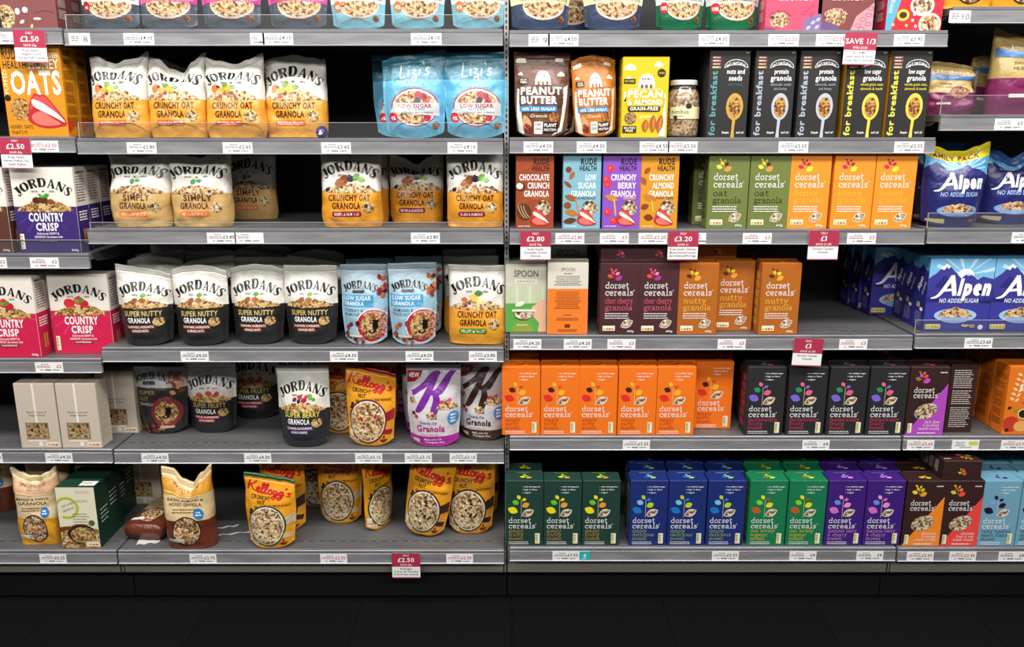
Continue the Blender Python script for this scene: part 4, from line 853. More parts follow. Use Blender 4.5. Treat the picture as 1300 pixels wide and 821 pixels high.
def f_specialk(key, kc, band, sub, W=178, H=250):
    a = Art(W, H); a.rect(1, 1, W-1, H*.14, band)
    a.poly([(2, H*.93), (W*.3, H*.93), (W*.26, H*.86), (W*.16, H*.8), (2, H*.78)], 'A81C2C'); a.text('NEW', W*.13, H*.85, 13, 'FFFFFF', w=38, al='c', bold=.05)
    a.text('SPECIAL', W*.54, H*.9, 7, '8A8A90', w=W*.28, al='c', shear=.2)
    a.line([(W*.1, H*.64, 4), (W*.3, H*.74, 14), (W*.5, H*.86, 26), (W*.62, H*.92, 10)], 10, kc, sm=5)
    a.line([(W*.1, H*.66, 16), (W*.2, H*.7, 14), (W*.36, H*.8, 8)], 10, kc, sm=4)
    a.line([(W*.6, H*.9, 8), (W*.44, H*.72, 20), (W*.26, H*.5, 22), (W*.16, H*.44, 6)], 12, kc, sm=5)
    a.line([(W*.94, H*.96, 6), (W*.8, H*.88, 18), (W*.62, H*.7, 24), (W*.44, H*.66, 6)], 12, kc, sm=5)
    a.line([(W*.5, H*.7, 10), (W*.56, H*.58, 24), (W*.5, H*.42, 22), (W*.56, H*.36, 4)], 12, kc, sm=5)
    a.mound(W*.55, W*.96, H*.48, 30, 4, 'FFF0D8'); a.oval(W*.46, H*.4, 18, 12, 'FFF0D8', 1); a.mound(W*.03, W*.18, H*.55, 20, 7, 'FFF0D8', 8)
    for x, y, c in ((.66, .56, 'D83858'), (.8, .58, 'E85070'), (.12, .42, '5A1C28'), (.17, .38, 'C02840')): a.oval(W*x, H*y, 6, 6, c)
    a.text('Crunchy Oat', W*.4, H*.295, 8, kc, w=W*.34, al='c', bold=.02); a.text('Granola', W*.44, H*.2, 19, 'B0247C' if 'B' in band[:2] else kc, w=W*.56, al='c', bold=.05); a.text(sub, W*.42, H*.155, 6, 'A06A98', w=W*.36, al='c')
    a.oval(W*.87, H*.36, 19, 22, '4A98D8'); a.lines(W*.82, H*.39, 18, 3, 10, 5, 'FFFFFF', 2)
    a.text('Made with 71%', W*.3, H*.085, 6.5, 'FFFFFF', w=W*.36, bold=.03); a.text('Wholegrain Oats', W*.3, H*.045, 6.5, 'FFFFFF', w=W*.42, bold=.03); a.rrect(W*.06, H*.04, W*.2, H*.1, 1, 'F4E8D0')
    c = hx('D4D2D6'); b = hx(band)
    reg(key, W, H, 72, a, lambda u, v, s: b if v < .14 else c, 'doy', .8)
f_specialk('sk_purple', '7A2A9C', 'B82CA8', 'Mixed Berries'); f_specialk('sk_brown', '3E221C', '52301F', 'Dark Chocolate Curls')
def f_roast(key, lo, hi, top, l1, l2, W=164, H=246, tag_='4A9AD0'):
    a = Art(W, H); a.rect(1, 1, W-1, H*.38, lo); a.rect(1, H*.7, W-1, H*.88, top)
    a.line([(2, H*.74), (W-2, H*.7)], 3, 'F4E4C4'); a.text('WAITROSE', W*.5, H*.83, 12, '4A3414', w=W*.56, al='c', bold=.01); a.text('& PARTNERS', W*.5, H*.79, 5, '4A3414', w=W*.28, al='c')
    a.text(l1, W*.5, H*.62, 10, '4A3420', w=W*.74, al='c', bold=.01); a.text(l2, W*.5, H*.56, 10, '4A3420', w=W*.66, al='c', bold=.01); a.lines(W*.5, H*.51, W*.6, 2, 8, 3, '8A6A4A', 3, 'c')
    a.oval(W*.76, H*.46, 17, 17, '2A82C8'); a.lines(W*.7, H*.47, 20, 2, 8, 4, 'FFFFFF')
    a.bowl(W*.5, H*.24, W*.29, '3A2A24'); a.oval(W*.5, H*.24, W*.25, W*.25, 'F4DCC0', 1, n=30)
    a.rrect(W*.1, H*.1, W*.42, H*.15, 2, 'F0ECE4')
    reg(key, W, H, 84, a, lambda u, v, s: hx(lo) if v < .38 else (hx(hi) if v > .88 or v < .7 else hx(top)), 'bag')
f_roast('raisin_honey', '6E3422', 'E8CC9C', 'D89A30', 'RAISIN, ALMOND &', 'HONEY GRANOLA'); f_roast('papaya', 'E2A02C', 'E6CFA4', 'D8AC84', 'MANGO & PAPAYA', 'GRANOLA')
def f_alpen_pouch(key, band):
    W, H = 190, 250; a = Art(W, H); a.rect(1, H*.84, W-1, H*.93, band); a.rect(1, H*.6, W-1, H*.84, '5AA8DC')
    for k in range(9):
        an = math.radians(k*22); a.poly([(W*.6, H*.7), (W*.6+70*math.cos(an), min(H*.84, H*.7+50*math.sin(an))), (W*.6+70*math.cos(an+.14), min(H*.84, H*.7+50*math.sin(an+.14)))], 'B8E0F4')
    a.poly([(1, H*.6), (1, H*.7), (20, H*.75), (34, H*.8), (50, H*.76), (64, H*.7), (84, H*.7), (110, H*.75), (126, H*.79), (140, H*.72), (160, H*.7), (W-1, H*.62), (W-1, H*.5), (1, H*.5)], '2C2E78')
    a.rect(1, 1, W-1, H*.62, '26286E'); alpen_word(a, 28, H*.47, W*.76, 50)
    a.text('NO ADDED SUGAR', W*.54, H*.37, 13, 'A8C8F4', w=W*.62, al='c', bold=.02, shear=.15)
    a.oval(W*.54, H*.2, W*.36, H*.075, '7CA4DC'); a.mound(W*.24, W*.84, H*.19, 26, 5, 'FFE0C0', 16); a.oval(W*.8, H*.07, 10, 6, 'F0D8A0', 1); a.rrect(10, H*.04, 60, H*.1, 4, 'D8D090')
    if band == 'F0E01C': a.text('FAMILY PACK', W*.45, H*.865, 15, '8A2A1C', w=W*.76, al='c', bold=.06)
    n, y = hx('26286E'), hx(band); reg(key, W, H, 80, a, lambda u, v, s: y if v > .84 else n, 'doy', .9)
f_alpen_pouch('alpen_pouch', 'F0E01C'); f_alpen_pouch('alpen_plain', '2C5A9C')
def f_dorsetbag():
    W, H = 180, 250; a = Art(W, H); a.rect(1, 1, W-1, H*.42, '7A2458'); a.rect(1, H*.66, W-1, H*.76, '4A78B0'); a.text("Jordans", W*.5, H*.8, 12, 'E8E8F0', w=W*.6, al='c', bold=.03)
    a.oval(W*.6, H*.42, 34, 30, '4A1A30'); a.oval(W*.6, H*.42, 30, 26, 'E8B0A0', 1); a.rrect(W*.2, H*.2, W*.46, H*.24, 2, 'E8E0D8'); a.text('SWISS', W*.36, H*.57, 9, '6A4A20', w=40, al='c'); a.text('MUESLI', W*.36, H*.51, 9, '6A4A20', w=46, al='c')
    lo, hi = hx('7A2458'), hx('C0A468'); reg('tan_purple', W, H, 90, a, lambda u, v, s: lo if v < .42 else hi, 'bag')
f_dorsetbag()
# ------------------------------------------------------------------ placing stock on the shelves
SHELF = {}
def emit(name, me, kids, label, cat, group, X, Y, Z, rz=0., rx=0., ry=0.):
    o = bpy.data.objects.new(name, None); col.objects.link(o); o.empty_display_size = .03; o.location = (X, Y, Z); o.rotation_euler = (rx, ry, rz)
    link({'carton': 'carton_body', 'bag': 'bag_body', 'pouch': 'pouch_body'}[cat], me, o)
    for kn, km in kids: link(kn, km, o)
    return tag(o, label, cat, group)
def box_at(key, shelf, px, Yg, label, group=None, rz=0, dz=0, edge='l', name=None, cat=None, lying=False, sx=1.):
    """px: column of the front face's lower left (or right) corner; Yg: gap behind the shelf's front edge"""
    _, me, fl, W, H, D = PROTO[key]; Yf, Zt = SHELF[shelf]; Y = Yf+Yg; Z = Zt+dz
    x = Xat(px, Y, Z)+(W/2000 if edge == 'l' else -W/2000)*sx
    nm = name or ('muesli_carton' if key[:2] in ('m_', 'c_', 'al', 'bi') else 'granola_carton')
    if lying == 'top': return emit(nm, me, [('top_flap', fl)], label, cat or 'carton', group, x, Y+H/1000, Z+D/2000+.001, PI, rx=-PI/2)
    if lying: return emit(nm, me, [('top_flap', fl)], label, cat or 'carton', group, x, Y+.0, Z+D/2000+.001, rx=PI/2*-1)
    o = emit(nm, me, [('top_flap', fl)], label, cat or 'carton', group, x, Y+D/2000, Z+.0005, math.radians(rz)); o.scale.x = sx; return o
_seed = [10]
_bagcache = {}
TOPS = {'flat': (1, 1.0, 1, 1.0, 1), 'ears': (1.0, .93, .9, .95, 1.03), 'jag': (.98, .99, .93, .9, .95, .97, 1.05), 'earl': (1.05, .97, .93, .92, .9), 'earr': (.9, .91, .93, .97, 1.05), 'dip': (1.02, .95, .9, .9, .96, 1.02), 'hump': (.96, 1, 1.02, 1, .95), 'slopeR': (1.03, 1.01, .98, .95, .9), 'slopeL': (.9, .95, .98, 1.01, 1.03), 'deep': (1.0, .97, .84, .8, .93, 1.04), 'vee': (1.03, .9, .8, .9, 1.03)}
def bag_at(key, shelf, px, Yg, label, group=None, rz=0, lean=0, roll=0, top='flat', sx=1., sy=1., fold=0., seed=None, detail=1, name=None, dz=0, share=False, wr=None, pos='c', thick=None):
    """px: column of the bag's centre at its foot; lean > 0 tips it back"""
    W, H, D, art, cf, style, w0 = ARTS[key]; Yf, Zt = SHELF[shelf]
    if thick: D = thick
    if shelf in ('L4', 'L5', 'L6', 'A6') and Yg < .06: Yg -= D/1000*.13*sx
    if seed is None: _seed[0] += 1; seed = _seed[0]
    ck = (key, seed if not share else top, top, fold, detail)
    if ck not in _bagcache: _bagcache[ck] = bag_mesh(key, W, H, D, art, cf, seed, TOPS[top], style, 0, fold, w0 if wr is None else wr, detail)
    b, s = _bagcache[ck]; Y = Yf+Yg+D/2000*sx; x = Xat(px, Yf+Yg, Zt+dz)
    o = emit(name or ('granola_bag' if style == 'bag' else 'granola_pouch'), b, [('top_seal', s)], label, 'bag' if style == 'bag' else 'pouch', group, x, Y, Zt+.0005+dz+abs(math.sin(math.radians(roll)))*W/2000*sx*.8, math.radians(rz), math.radians(-lean), math.radians(roll))
    o.scale = (sx, sx, sy); return o
# ------------------------------------------------------------------ the setting and the shelving
XD = (-2.5165, -1.2665, -.0165, 1.2335, 2.4835)       # bay divisions
fm = MB(); fm.box(-4, 4, -4.2, 1.0, -.02, 0); struct(link('floor', fm.mesh('floor', [M_FLOOR])))
bm_ = MB(); bm_.box(-4, 4, .56, .6, 0, 2.6); struct(link('wall_back', bm_.mesh('wall_back', [M_BACK])))
BAYS = {'A': (XD[0], XD[1], 'far left bay'), 'L': (XD[1], XD[2], 'left middle bay'), 'R': (XD[2], XD[3], 'right middle bay'), 'B': (XD[3], XD[4], 'far right bay')}
PXT = {'L': (37.5, 176, 290.5, 441, 570.5, 698), 'R': (39, 175, 291, 425.5, 553.5, 694.5), 'A': (36, 174, 322, 455, 570, 698), 'B': (9, 146, 290, 424, 553.5, 695)}
ORD = ('top', 'second', 'third', 'fourth', 'fifth', 'bottom')
RISER = {'L1': .04, 'L2': .045, 'L3': .018, 'A3': .04, 'B2': .055, 'B3': .045, 'B4': .042, 'R1': 0}
def strip_mesh(x0, x1):
    m = MB(); m.box(x0, x1, -.006, .004, -.0415, -.0095, ch=.0008); m.box(x0, x1, -.0095, .004, -.0445, -.0415, mi=1, ch=.0008); m.box(x0, x1, -.004, .0065, -.0095, .0012, mi=2, ch=.002)
    return m.mesh('ticket_strip', [M_STRIP, M_EDGE, M_LIP])
for bk, (xa, xb, bn) in BAYS.items():
    bp = MB(); bp.box(xa+.012, xb-.012, .475, .49, .09, 2.25); bk_o = tag(link('back_panel', bp.mesh('back_panel', [M_BACK])), 'black metal back panel behind the shelves of the '+bn, 'panel', 'back panels')
    for i in range(6):
        Yf = -.045 if i == 5 else 0.; Zt = Zat(PXT[bk][i], Yf); SHELF[bk+str(i+1)] = (Yf, Zt)
        g0, g1 = {'A': (.002, .003), 'L': (.003, .009), 'R': (.009, .003), 'B': (.004, .002)}[bk]
        x0, x1 = xa+g0, xb-g1
        r = bpy.data.objects.new('shelf', None); col.objects.link(r); r.location = ((x0+x1)/2, Yf, Zt); r.empty_display_size = .1
        h = (x1-x0)/2
        m = MB(); m.box(-h, h, .007, .473-Yf, -.020, 0, mi=0, ch=.0012)
        k = -h+.02
        while k < h-.03: m.box(k, k+.018, .052, .0545, 0, .0003, mi=1); k += .034
        link('shelf_board', m.mesh('shelf_board', [M_SHELF, M_SLOT]), r)
        link('ticket_strip', strip_mesh(-h, h), r)
        for s in (-1, 1) if i < 5 else ():
            b = MB(); q = s*(h-.004)
            pr = [(.03, -.0203), (.455-Yf, -.0203), (.455-Yf, -.06), (.40-Yf, -.06), (.05, -.03)]
            vs = [(q+d, y, z) for d in (-.0015, .0015) for y, z in pr]; n = 5
            b.add(vs, [tuple(range(n))[::-1], tuple(range(n, 2*n))]+[(j, (j+1) % n, (j+1) % n+n, j+n) for j in range(n)], (.5,.5,.5)); link('bracket', b.mesh('bracket', [M_SHELF]), r)
        rh = RISER.get(bk+str(i+1), 0)
        if rh:
            x_a = -h+.002; x_b = h-.002
            b = MB(); b.box(x_a, x_b, .0075, .009, .0006, rh); b.box(x_a, x_b, .0072, .0093, rh, rh+.0012, mi=1)
            b.box(x_a, x_a+.0015, .0072, .0093, .0006, rh, mi=1)
            link('clear_riser', b.mesh('clear_riser', [M_CLEAR, M_EDGE]), r)
        tag(r, 'grey metal shelf with a pale ticket strip, %s shelf of the %s' % (ORD[i], bn), 'shelf', 'shelves')
    Zk = SHELF[bk+'6'][1]-.0205
    m = MB(); m.box(xa+.002, xb-.002, -.02, .47, .118, Zk-.001, ch=.001); m.box(xb-.012, xb-.008, -.0206, -.02, .12, Zk-.002, mi=1)
    pl = link('base_plinth', m.mesh('base_plinth', [M_KICK, M_SLOT])); tag(pl, 'grey-beige metal base panel under the bottom shelf of the '+bn, 'plinth', 'base panels')
    m = MB(); m.box(xa+.002, xb-.002, .03, .46, .0005, .1175); link('toe_board', m.mesh('toe_board', [M_TOE]), pl)
for i, x in enumerate(XD):
    m = MB(); yf = .05 if i == 2 else .44
    if i == 2: m.box(x-.0065, x+.0065, yf, .47, .13, 2.25)
    else: m.box(x-.011, x+.011, yf, .474, .13, 2.25)
    z = .2
    while z < 2.2:
        m.box(x-.002, x+.002, yf-.0006, yf, z, z+.009, mi=1); z += .0165
    nm = ['at the far left', 'between the far left and left middle bays', 'in the centre of the picture between two bays', 'between the right middle and far right bays', 'at the far right'][i]
    tag(link('slotted_upright', m.mesh('slotted_upright', [M_POST if i == 2 else M_SHADEPOST, M_SLOT])), 'slotted grey metal upright post '+nm, 'post', 'slotted uprights')
# ------------------------------------------------------------------ tickets
_tk = {}
def ticket_mesh(price, red=False, W=86, H=36, kind='price'):
    k = (price, red, W, kind)
    if k in _tk: return _tk[k]
    m = MB(); m.box(-W/2000, W/2000, 0, .0006, 0, H/1000*.9, hx('F3F3F4'))
    a = Art(W, H)
    if kind == 'price':
        if price: a.text(price, W-5, 16, 11, 'B02848' if red else '1E1E22', w=6.2*len(price)+2, al='r', bold=.03)
        a.lines(W*.36, H-8, W*.3, 1, 5, 2.4, '6A6A70', 3, 'c'); a.lines(W*.3, H-14, W*.5, 2, 5, 2.4, '6A6A70' if not red else 'B06078', len(price)+3, 'c')
        a.lines(W*.18, 7, 8, 1, 5, 2.6, '70707A', 2)
        for q in range(9): a.rect(W*.34+q*2.2, 6, W*.34+q*2.2+1.3, 11.5, '2A2A2E')
        a.lines(W*.62, 7, W*.3, 1, 5, 2.8, '50505A', 4)
    elif kind == 'number':
        a.rect(W*.55, 1, W*.56, H-1, '8A8A90'); a.text(price, W*.78, 9, 17, '2A2A2E', w=8*len(price)+4, al='c'); a.lines(W*.12, H-12, W*.36, 3, 6, 3, '6A6A70', 5)
    elif kind == 'teal':
        a.rect(0, 0, W, H, '28B4BC'); a.text(price, W/2, 12, 14, 'F4FCFC', w=9, al='c', bold=.05); a.lines(W*.25, 6, W*.5, 1, 4, 2, 'F4FCFC')
    elif kind == 'yellow':
        a.rect(W*.62, H*.45, W*.95, H*.85, 'D8D840'); a.lines(W*.3, H-10, W*.4, 3, 6, 2.4, '6A6A70', 3, 'c'); a.lines(W*.3, 7, W*.5, 1, 5, 2.6, '50505A', 4)
    lay(m, a, lambda x, y, o: (x/1000-W/2000, -o, y*.9/1000), start=.00008, step=.00003, clip=(0, W, 0, H))
    _tk[k] = m.mesh('ticket', [M_FLAT]); return _tk[k]
def ticket(shelf, x0, x1, price, where, red=False, kind='price', w=None):
    Yf, Zt = SHELF[shelf]; Y = Yf-.0072; W = w or {'price': 86, 'number': 60, 'teal': 34, 'yellow': 86}[kind]
    o = link('price_ticket', ticket_mesh(price, red, W, 36, kind)); o.location = (Xat((x0+x1)/2, Y, Zt-.02), Y, Zt-.0425)
    txt = {'price': 'white price ticket'+(' reading '+price+(' in red' if red else '') if price else ' without readable print'), 'number': 'white bay number ticket reading '+price, 'teal': 'small teal sticker', 'yellow': 'white ticket with a yellow patch'}[kind]
    tag(o, txt+' '+where, 'price ticket', 'price tickets on the shelf strips'); return o
def promo(shelf, x0, ytop, head, price, sub, lines_, label, w=38, rot=0, dz=None):
    Yf, Zt = SHELF[shelf]; Y = Yf-.0125; W, H = 90, 88
    m = MB(); m.box(-W/2000, W/2000, 0, .0006, -H/1000, 0, hx('F3F2F3'))
    a = Art(W, H); a.rect(0, 40, W, H, 'B02C4C'); a.rect(0, 0, W, 3, 'C05A74')
    a.text(head, W/2, 77, 6, 'F8E0E4', w=5*len(head), al='c', bold=.03); a.text(price, W/2, 57, 14, 'FFFFFF', w=10.5*len(price) if len(price) > 2 else 18, al='c', bold=.02)
    a.text(sub, W/2, 44, 6, 'F8E0E4', w=4.6*len(sub), al='c', bold=.03)
    y = 30
    for t in lines_: a.text(t, W/2, y, 6.4, '38383E', w=min(78, 4.3*len(t)), al='c', bold=.015); y -= 10
    lay(m, a, lambda x, y, o: (x/1000-W/2000, -o, y/1000-H/1000), start=.00008, step=.00003)
    o = link('promotion_ticket', m.mesh('promotion_ticket', [M_FLAT])); X, Z = XZ(x0+w/2, ytop, Y); o.location = (X, Y, Z); o.rotation_euler = (0, math.radians(rot), 0)
    m = MB(); m.box(-.02, .02, -.0004, .004, -.006, .001); link('clip', m.mesh('clip', [M_CLEAR]), o)
    tag(o, label, 'promotion ticket', 'crimson and white promotion tickets')
# ------------------------------------------------------------------ stock: top shelves
G = 'packs on the %s shelf, %s'
box_at('t_mauve', 'A1', 74, .02, 'mauve-brown carton with pale nut drawings at the top left corner', edge='r')
box_at('t_mauve', 'A1', 92, .10, 'dark mauve carton mostly hidden behind the mauve-brown nut carton', edge='r', name='granola_carton')
bag_at('bio_slate', 'L1', 136, .02, 'slate grey pouch with a pale lid band and pink-rimmed granola bowl, top shelf', sx=.98)
for i, (x, t) in enumerate(((210, 'left'), (291, 'middle'), (376, 'right'))):
    bag_at('bio_pink', 'L1', x, .02, '%s one of the three pink and slate granola pouches on the top shelf' % t, 'pink granola pouches')
for i, (x, t) in enumerate(((453, 'left'), (529, 'middle'), (607, 'right'))):
    bag_at('bio_blue', 'L1', x, .02, '%s one of the three pale blue pouches with orange badges, top shelf' % t, 'pale blue granola pouches', sx=.93)
bag_at('bio_navy', 'R1', 686, .02, 'navy pouch with cream band, left one, beside the centre post on the top shelf', 'navy granola pouches')
bag_at('bio_navy', 'R1', 779, .02, 'navy pouch with cream band, right one, left of the green pouches', 'navy granola pouches')
bag_at('bio_navy', 'R1', 722, .13, 'navy pouch standing behind, between the two front navy pouches', 'navy granola pouches')
bag_at('bio_green', 'R1', 864, .02, 'dark green pouch with a red badge, left one on the top shelf', 'green granola pouches', sx=.82)
bag_at('bio_green', 'R1', 931, .035, 'dark green pouch with a red badge, right one beside the coral carton', 'green granola pouches', sx=.9)
box_at('t_coral', 'R1', 970.5, .02, 'coral red granola carton with a purple corner on the top shelf')
box_at('t_brown', 'R1', 1036, .02, 'reddish-brown granola carton with pink leaf patch on the top shelf')
box_at('t_red', 'R1', 1123, .02, 'bright red carton with bowls and spoons at the end of the top shelf')
def crumple_bag(*a, **k): return bag_at(*a, **k)
bag_at('papaya', 'B1', 1230, .03, 'orange-brown bag bottom at the top right corner, left one', 'bags at top right', name='cereal_bag')
bag_at('papaya', 'B1', 1297, .03, 'orange-brown bag bottom at the top right corner, right one', 'bags at top right', name='cereal_bag')
# ------------------------------------------------------------------ second shelves
box_at('oats', 'A2', 88, .012, 'orange puffed oats carton with big red lips, standing in front', edge='r', name='cereal_carton')
box_at('oats', 'A2', 88+17, .085, 'orange puffed oats carton directly behind the front lips carton', edge='r', name='cereal_carton')
T = 'orange and white tropical fruit granola bag, '
for x, t, top, sd, l in ((150, T+'first from left', 'jag', 11, 2), (223, T+'second from left with a folded top', 'deep', 12, 3), (297, T+'third from left', 'ears', 13, 2), (374, T+'rightmost, beside the purple sweet', 'hump', 14, 2)):
    bag_at('tropical', 'L2', x, .012 if x < 360 else .048, t, 'tropical fruit granola bags', top=top, seed=sd, lean=l, sx=.94 if x < 360 else 1.01, rz=(x-260)*.02, wr=1.5)
for x, t in ((166, 'first'), (240, 'second'), (312, 'third'), (380, 'last')):
    bag_at('tropical', 'L2', x, .16, 'tropical fruit granola bag in the second row behind the %s front one' % t, 'tropical fruit granola bags', top='dip', detail=0, sx=.88, sy=1.0)
bag_at('lizi', 'L2', 526, .012, 'sky blue granola pouch with a bowl on it, left of two', 'sky blue granola pouches', top='slopeL', seed=30)
bag_at('lizi', 'L2', 604, .012, 'sky blue granola pouch with a bowl on it, right one by the post', 'sky blue granola pouches', top='flat', seed=31)
bag_at('lizi', 'L2', 512, .12, 'teal-shaded blue pouch peeking out behind the left sky blue pouch', 'sky blue granola pouches', detail=0, seed=32)
bag_at('lizi', 'L2', 600, .12, 'sky blue pouch hidden behind the right sky blue pouch', 'sky blue granola pouches', detail=0, seed=33)
bag_at('pb_brown', 'R2', 688, .015, 'brown pouch with large white peanut butter lettering', 'peanut butter granola pouches', sx=.95, seed=40)
bag_at('pb_brown', 'R2', 704, .1, 'brown peanut pouch showing its silver edge behind the front brown pouch', 'peanut butter granola pouches', detail=0, seed=41, sx=.95)
bag_at('pb_orange', 'R2', 757, .02, 'orange pouch with large white peanut butter lettering, leaning left', 'peanut butter granola pouches', sx=.77, sy=.94, roll=-3, seed=42, rz=8, top='hump')
box_at('pecan', 'R2', 788, .012, 'bright yellow grain-free pecan and almond carton in front')
box_at('pecan', 'R2', 785, .082, 'bright yellow carton behind the front pecan carton')
for i, (x, k, t) in enumerate(((896, 'e_teal', 'black granola carton with teal side lettering and nuts and seeds title'), (953, 'e_silver', 'black protein granola carton with silver spoon, left one'), (1009, 'e_silver', 'black protein granola carton with silver spoon, right one'), (1067, 'e_yellow', 'black low sugar granola carton with yellow spoon, left one'), (1122, 'e_yellow', 'black low sugar granola carton with yellow spoon, right one at shelf end'))):
    box_at(k, 'R2', x, .012, t, 'black granola cartons', sx=.91)
for i, (x, t) in enumerate(((889, 'teal lettered'), (945, 'left protein'), (1001, 'right protein'), (1058, 'left yellow spoon'), (1112, 'right yellow spoon'))):
    box_at('e_teal' if i == 0 else 'e_silver' if i < 3 else 'e_yellow', 'R2', x, .08, 'black granola carton in the second row behind the %s carton' % t, 'black granola cartons', sx=.91)
# jar
def lathe(mb, prof, c, mi=0, n=28, cap=True):
    vs = []; 
    for r, z in prof: vs += [(r*math.cos(2*PI*i/n), r*math.sin(2*PI*i/n), z) for i in range(n)]
    fs = [(j*n+i, j*n+(i+1) % n, (j+1)*n+(i+1) % n, (j+1)*n+i) for j in range(len(prof)-1) for i in range(n)]
    if cap: fs += [tuple(range(n))[::-1], tuple(range((len(prof)-1)*n, len(prof)*n))]
    mb.add(vs, fs, c, mi)
j = bpy.data.objects.new('granola_jar', None); col.objects.link(j); Yf, Zt = SHELF['R2']; j.location = (Xat(865, .07, Zt), .07, Zt+.0005)
m = MB(); lathe(m, [(.042, .0), (.047, .006), (.048, .02), (.048, .11), (.044, .13), (.036, .142), (.036, .15)], (1,1,1)); gj = link('glass_jar', m.mesh('glass_jar', [M_GLASS], True), j)
m = MB(); lathe(m, [(.040, .003), (.045, .008), (.0462, .02), (.0462, .108), (.042, .127), (.034, .138)], hx('F0DCC0')); link('granola_filling', m.mesh('granola_filling', [M_GRAN], True), j)
m = MB(); lathe(m, [(.038, .15), (.0395, .151), (.0395, .162), (.037, .1645)], hx('D8D8D6')); link('jar_lid', m.mesh('jar_lid', [M_CARD]), j)
m = MB(); n = 14; R_ = .0486; a = Art(110, 46); a.rect(0, 6, 110, 40, 'E8DFB2'); a.oval(58, 40, 16, 8, 'E8DFB2'); a.oval(58, 42, 10, 8, '1E2420'); a.text('nimbus', 8, 20, 12, '3A3A30', w=50, bold=.01); a.lines(10, 12, 40, 1, 5, 2.5, '6A6A50'); a.oval(20, 8, 6, 8, '1E2420'); a.line([(92, 22), (92, 34)], 1.5, '8A8A60')
lay(m, a, lambda x, y, o: ((R_+o)*math.cos(math.radians(-150+x/110*130)), (R_+o)*math.sin(math.radians(-150+x/110*130)), .048+y/1000), thr=6, start=.0001); link('jar_label', m.mesh('jar_label', [M_FLAT]), gj)
tag(j, 'glass jar of granola with a cream label and pale lid on the second shelf', 'jar')
# purple sweet
m = MB(); lathe(m, [(.001, 0), (.010, .002), (.0165, .010), (.0175, .018), (.0145, .028), (.006, .035), (.001, .036)], hx('2C2878')); a = [(.0176*math.cos(q), .0176*math.sin(q)) for q in (4.3, 4.7, 5.1)]
m.add([(a[0][0], a[0][1]-.0005, .012), (a[1][0], a[1][1]-.0009, .010), (a[2][0], a[2][1]-.0005, .014), (a[1][0], a[1][1]-.0009, .025)], [(0, 1, 3), (1, 2, 3)], hx('E8E4F0'))
s = link('foil_wrapped_sweet', m.mesh('foil_wrapped_sweet', [M_FILM], True)); Yf, Zt = SHELF['L2']; s.location = (Xat(409, .022, Zt), .022, Zt+.0005); tag(s, 'small shiny purple foil-wrapped sweet lying beside the rightmost tropical fruit bag', 'sweet')
bag_at('tan_purple', 'B2', 1207, .07, 'slumped tan and plum muesli bag lying low on the far right second shelf', 'tan and plum muesli bags', sy=.62, sx=.9, name='muesli_bag', wr=2.5, top='slopeR', seed=50, thick=120)
bag_at('tan_purple', 'B2', 1250, .17, 'small tan bag leaning behind the slumped plum bag', 'tan and plum muesli bags', sy=.72, sx=.7, name='muesli_bag', top='slopeL', seed=51, roll=8)
bag_at('tan_purple', 'B2', 1300, .03, 'tall tan, blue and plum muesli bag at the right edge', 'tan and plum muesli bags', name='muesli_bag', top='ears', seed=52)
# ------------------------------------------------------------------ third shelves
box_at('cc_brown', 'A3', 17, .012, 'brown and white country cereal carton at the left edge', edge='r', name='cereal_carton')
box_at('cc_brown', 'A3', 17+14, .082, 'brown and white cereal carton behind the one at the left edge', edge='r', name='cereal_carton')
for k, (y, t) in enumerate(((.012, 'front purple and white country cereal carton'), (.082, 'second purple and white cereal carton behind the front one'), (.152, 'third purple and white cereal carton, deepest of its row'))):
    box_at('cc_purple', 'A3', 104+15*k, y, t, 'purple cereal cartons', edge='r', name='cereal_carton')
bag_at('simply', 'L3', 177, .03, 'tan and white simple honey granola bag, left of two', 'tan honey granola bags', top='dip', seed=60, sy=.97, wr=1.7)
bag_at('simply', 'L3', 254, .03, 'tan and white simple honey granola bag, right of two', 'tan honey granola bags', top='jag', seed=61, sy=.96, wr=1.5)
bag_at('simply', 'L3', 318, .22, 'dim honey granola bag at the back right of the two tan bags', 'tan honey granola bags', detail=0, seed=62, sx=.9, sy=.95)
bag_at('simply', 'L3', 190, .14, 'honey granola bag in the second row behind the left tan bag', 'tan honey granola bags', detail=0, seed=63, sx=.9, sy=.95)
bag_at('raisin', 'L3', 445, .025, 'orange raisin and almond granola bag, left one, facing front', 'raisin and almond granola bags', top='flat', seed=70, sy=.97, sx=1.0, rz=2, wr=1.4)
bag_at('raisin', 'L3', 528, .13, 'dim orange raisin and almond bag set back in the middle', 'raisin and almond granola bags', top='vee', seed=71, sx=.93, sy=.96, wr=1.5)
bag_at('raisin', 'L3', 603, .025, 'orange raisin and almond granola bag, right one by the centre post', 'raisin and almond granola bags', top='hump', seed=72, sx=.94, sy=.96, wr=1.4)
bag_at('raisin', 'L3', 460, .14, 'raisin and almond bag hidden in the second row behind the left one', 'raisin and almond granola bags', detail=0, seed=73, sx=.9, sy=.95)
bag_at('raisin', 'L3', 606, .14, 'raisin and almond bag hidden in the second row behind the right one', 'raisin and almond granola bags', detail=0, seed=74, sx=.85, sy=.95)
for x, k, c, t in ((655, 'r_choc', 'brown', 'chocolate crunch'), (714, 'r_blue', 'pale blue', 'low sugar'), (764, 'r_purple', 'violet', 'crunchy berry'), (811.5, 'r_amber', 'amber', 'crunchy almond')):
    box_at(k, 'R3', x, .008, '%s %s granola carton with red lips' % (c, t), 'slim granola cartons with red lips')
    box_at(k, 'R3', x-.5, .066, '%s %s carton standing in the second row' % (c, t), 'slim granola cartons with red lips')
box_at('olive', 'R3', 878, .10, 'dim olive oat granola carton set back left of the front olive pair', 'oat granola cartons')
